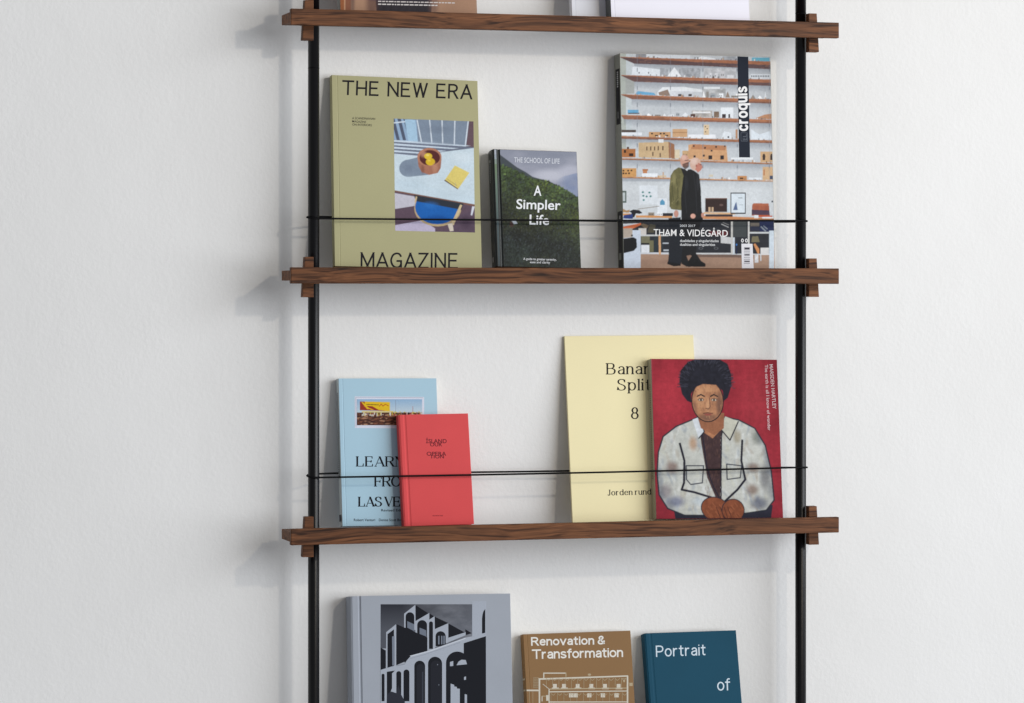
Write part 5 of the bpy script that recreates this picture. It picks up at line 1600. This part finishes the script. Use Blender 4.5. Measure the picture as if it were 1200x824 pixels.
def brown_plan_book():
    b = Book('book', 'ochre brown book with white title above a white floor plan, between grey and teal books', 'book', 3,
             (613.8, 743.4), (739.2, 739.0), (617.4, 824), (743, 824), 0.016, 0.018, 0.060)
    b._edge_x = 614
    m = plain('ochre_card', (132, 98, 57), rough=0.55, spec=0.3, grain=0.03)
    b.paperback(m, crease=0.006)
    P = Print(b)
    W = (228, 226, 220)
    P.word('Renovation &', (622.4, 756.9), (709.6, 755.2), 10.2, 1.75, W, gap=.23, space=.5)
    P.word('Transformation', (623.4, 772.4), (730.2, 770.0), 11.2, 1.75, W, gap=.2)
    P.map = zoom(600, 760, 7.5)
    L = (204, 198, 184); L2 = (176, 160, 132)
    P.rect(274, 212, 478, 222, L); P.rect(274, 212, 284, 262, L); P.rect(470, 212, 478, 250, L2)
    P.poly([(232, 262), (1020, 236), (1021, 248), (234, 276)], L); P.rect(234, 262, 248, 900, L); P.rect(1008, 240, 1022, 900, L)
    P.rect(118, 362, 240, 376, L); P.rect(118, 362, 126, 900, L); P.rect(150, 380, 153, 900, L2); P.rect(182, 380, 185, 900, L2)
    for x in range(188, 236, 10): P.rect(x, 254, x + 2, 350, L2)
    for y in range(256, 350, 14): P.rect(188, y, 234, y + 2, L2)
    for i, x in enumerate((360, 440, 560, 680, 800, 920)):
        P.rect(x, 312, x + 34, 352, L); P.rect(x - 10, 344, x + 50, 358, L)
    for i in range(13):
        x = 300 + i * 55
        P.rect(x, 258, x + 3, 350 - (i % 2) * 20, L2)
        P.line([(x, 262), (x + 20, 282), (x + 44, 262)], 4, L2)
    P.poly([(330, 352), (1010, 344), (1010, 352), (330, 362)], L2); P.poly([(330, 376), (1010, 370), (1010, 378), (330, 386)], L)
    P.line([(270, 312), (330, 360)], 5, L)
    for i, x in enumerate((500, 540, 660, 780, 900)):
        P.rect(x, 394, x + 38, 430, L)
    for i in range(12):
        x = 340 + i * 57
        P.rect(x, 384, x + 3, 470, L2); P.line([(x + 6, 398), (x + 22, 412), (x + 40, 396)], 4, L2)
    P.rect(260, 416, 268, 465, L); P.rect(260, 416, 300, 422, L2); P.rect(300, 410, 326, 460, L)
    P.poly([(330, 466), (1010, 466), (1010, 474), (330, 476)], L); P.rect(320, 360, 330, 900, L)
    P.rect(960, 262, 1004, 266, L2); P.rect(960, 262, 964, 300, L2); P.ell(985, 285, 9, 12, L2); P.rect(1022, 302, 1066, 306, L2); P.rect(1030, 306, 1060, 330, L2)
    P.ell(680, 230, 14, 10, L2)
    # further rows hidden below the frame
    for row in range(4):
        y = 520 + row * 110
        P.rect(330, y, 1010, y + 8, L)
        for i in range(12): P.rect(340 + i * 57, y + 12, 344 + i * 57, y + 98, L2)
    P.build('title_lettering', M_PRINT, 'floor_plan_drawing')
    spine_print(b, 'spine_lettering', [(795, 797, .1, .9, (190, 180, 160)), (808, 810, .1, .9, (190, 180, 160))], M_PRINT)
    return b


def teal_book():
    b = Book('book', 'dark teal cloth hardback with white lettering, rightmost on the bottom ledge', 'book', 3,
             (756.4, 742.2), (863, 738.6), (761, 824), (869.4, 824), 0.019, 0.021, 0.072)
    b._edge_x = 757
    m = plain('teal_cloth', (18, 71, 93), rough=0.7, spec=0.2, grain=0.06, gscale=700, bump=0.2, bscale=420, weave=True)
    b.hardback(m, groove=0.009, gd=0.0005)
    P = Print(b)
    W = (206, 220, 230)
    P.word('Portrait', (768.8, 769.9), (827.2, 767.9), 13.2, 1.5, W, gap=.24)
    P.word('of', (840.6, 809.6), (855.6, 809.0), 14.2, 1.5, W, gap=.2)
    P.build('title_lettering', M_PRINT)
    return b


# ================================================================== top ledge, cut by the frame
def top_books():
    b = Book('book', 'brown glossy softcover with small white print, on the top ledge beside the left post', 'book', 0,
             (394, -180), (553, -174), (397.4, 9), (556, 15), 0.018, 0.020, 0.060)
    b._edge_x = 397
    m = plain('brown_laminate', (158, 122, 98), rough=0.3, spec=0.5, grain=0.06)
    ms = plain('pale_grey_spine', (168, 170, 166), rough=0.5)
    b.paperback(m, ms, crease=0.0)
    cv = Canvas(396, -178, 557, 24, out=1.5, ss=2, base=(166, 130, 106))
    cv.rect(396, -178, 403.4, 24, (150, 92, 58)); cv.rect(403.4, -178, 404.4, 24, (206, 164, 130)); cv.rect(404.4, -178, 411, 24, (136, 88, 66)); cv.soft(413, -80, 4, 130, (66, 52, 56), .9)
    n = vnoise(cv.H, cv.W, 8, 71, 4, 0.5)
    cv.a *= (0.9 + 0.2 * n)[..., None]
    cv.poly([(440, 4), (444, -170), (498, -172), (506, -2), (505, 24), (442, 24)], (46, 42, 48), 1, tex=.3)
    cv.soft(436, 4, 9, 24, (84, 58, 58), .7); cv.soft(508, 0, 7, 26, (112, 86, 78), .7); cv.soft(440, -4, 12, 6, (66, 52, 62), .9)
    canvas_part(b, cv, 'cover_photograph', M_GLOSS)
    P = Print(b)
    for i, (a, e) in enumerate(dashes(443, 533, 9, .9)): P.rect(a, 1.0 + (a - 443) * .022, e, 2.3 + (a - 443) * .022, (206, 198, 196))
    for i, (a, e) in enumerate(dashes(443, 513, 12, .9)): P.rect(a, 4.3 + (a - 443) * .022, e, 5.7 + (a - 443) * .022, (212, 206, 204))
    P.build('small_print', M_PRINT)

    c = Book('book', 'white book partly hidden behind the larger white book on the top ledge', 'book', 0,
             (664, -170), (800, -165), (670, 16), (806, 20), 0.012, 0.014, 0.046)
    mw = plain('white_card', (226, 228, 236), rough=0.5, spec=0.3, grain=0.015)
    c.paperback(mw, crease=0.006)
    d = Book('book', 'wide plain white book with a grey spine at the right of the top ledge', 'book', 0,
             (709, -210), (870, -205), (712, 17), (877, 22), 0.026, 0.040, 0.074)
    mg = plain('shaded_grey_spine', (92, 96, 96), rough=0.6)  # shadow on the spine is put into this grey
    mw2 = plain('lavender_white_card', (232, 231, 242), rough=0.45, spec=0.35, grain=0.015)
    d.paperback(mw2, mg, crease=0.006)


olive_magazine()
hillside_book()
monograph()
pale_blue_book()
red_book()
cream_magazine()
painted_book()
arches_book()
brown_plan_book()
teal_book()
top_books()


def taut(shelf, z, d0):
    """the rear run of the cord: a taut line from post to post, pushed back by the books that lean over it"""
    P = [(X_POST_L, d0), (X_POST_R, d0)]
    for b in BOOKS:
        if b.shelf != shelf: continue
        q = b.O + b.V * ((z - b.O.z) / b.V.z)          # front face at the cord's height
        back = q + b.Nn * (-b.t)
        c = -back.y - 0.0045
        if c < d0: P += [(b.O.x - 0.004, c), (b.O.x + b.w + 0.002, c)]
    P.sort()
    H = []
    for p in P:
        while len(H) > 1 and (H[-1][0] - H[-2][0]) * (p[1] - H[-2][1]) - (H[-1][1] - H[-2][1]) * (p[0] - H[-2][0]) <= 0: H.pop()
        H.append(p)
    return [h[0] for h in H], [h[1] for h in H]


for k, z in enumerate(zs):
    # elastic cord: one loop round both posts
    if k == 1: zf0, zf1 = on_depth(375, 256.1, POST_D + 0.01).z, on_depth(932, 258.6, POST_D + 0.01).z
    elif k == 2: zf0, zf1 = on_depth(375, 559.6, POST_D + 0.01).z, on_depth(932, 547.9, POST_D + 0.01).z
    else: zf0 = zf1 = z + 0.089
    r, cr = POST_R + 0.0015, 0.0015
    hx, hy = taut(k, zf0, POST_D - r)
    path = []
    nseg = 120
    for i in range(nseg + 1):
        t = i / nseg
        path.append((X_POST_L + (X_POST_R - X_POST_L) * t, -POST_D - r, zf0 + (zf1 - zf0) * t - 0.0012 * math.sin(math.pi * t)))
    for i in range(1, 12):
        a = math.pi * i / 12
        path.append((X_POST_R + r * math.sin(a), -POST_D - r * math.cos(a), zf1 - 0.0014 * i / 12))
    k0 = 0.0036 if k == 1 else 0.0042

    def zback(t):
        return zf0 + (zf1 - zf0) * t + k0 * (1 - t) ** 4 - 0.0014 * t
    b0 = zback(0)
    for i in range(nseg + 1):
        t = 1 - i / nseg
        path.append((X_POST_L + (X_POST_R - X_POST_L) * t, -float(np.interp(X_POST_L + (X_POST_R - X_POST_L) * t, hx, hy)), zback(t)))
    for i in range(1, 12):
        a = math.pi * i / 12
        path.append((X_POST_L - r * math.sin(a), -POST_D + r * math.cos(a), b0 + (zf0 - b0) * i / 12))
    child_local(tube('elastic_cord', path, cr, M_WIRE, seg=10, closed=True))


bpy.context.view_layer.update()
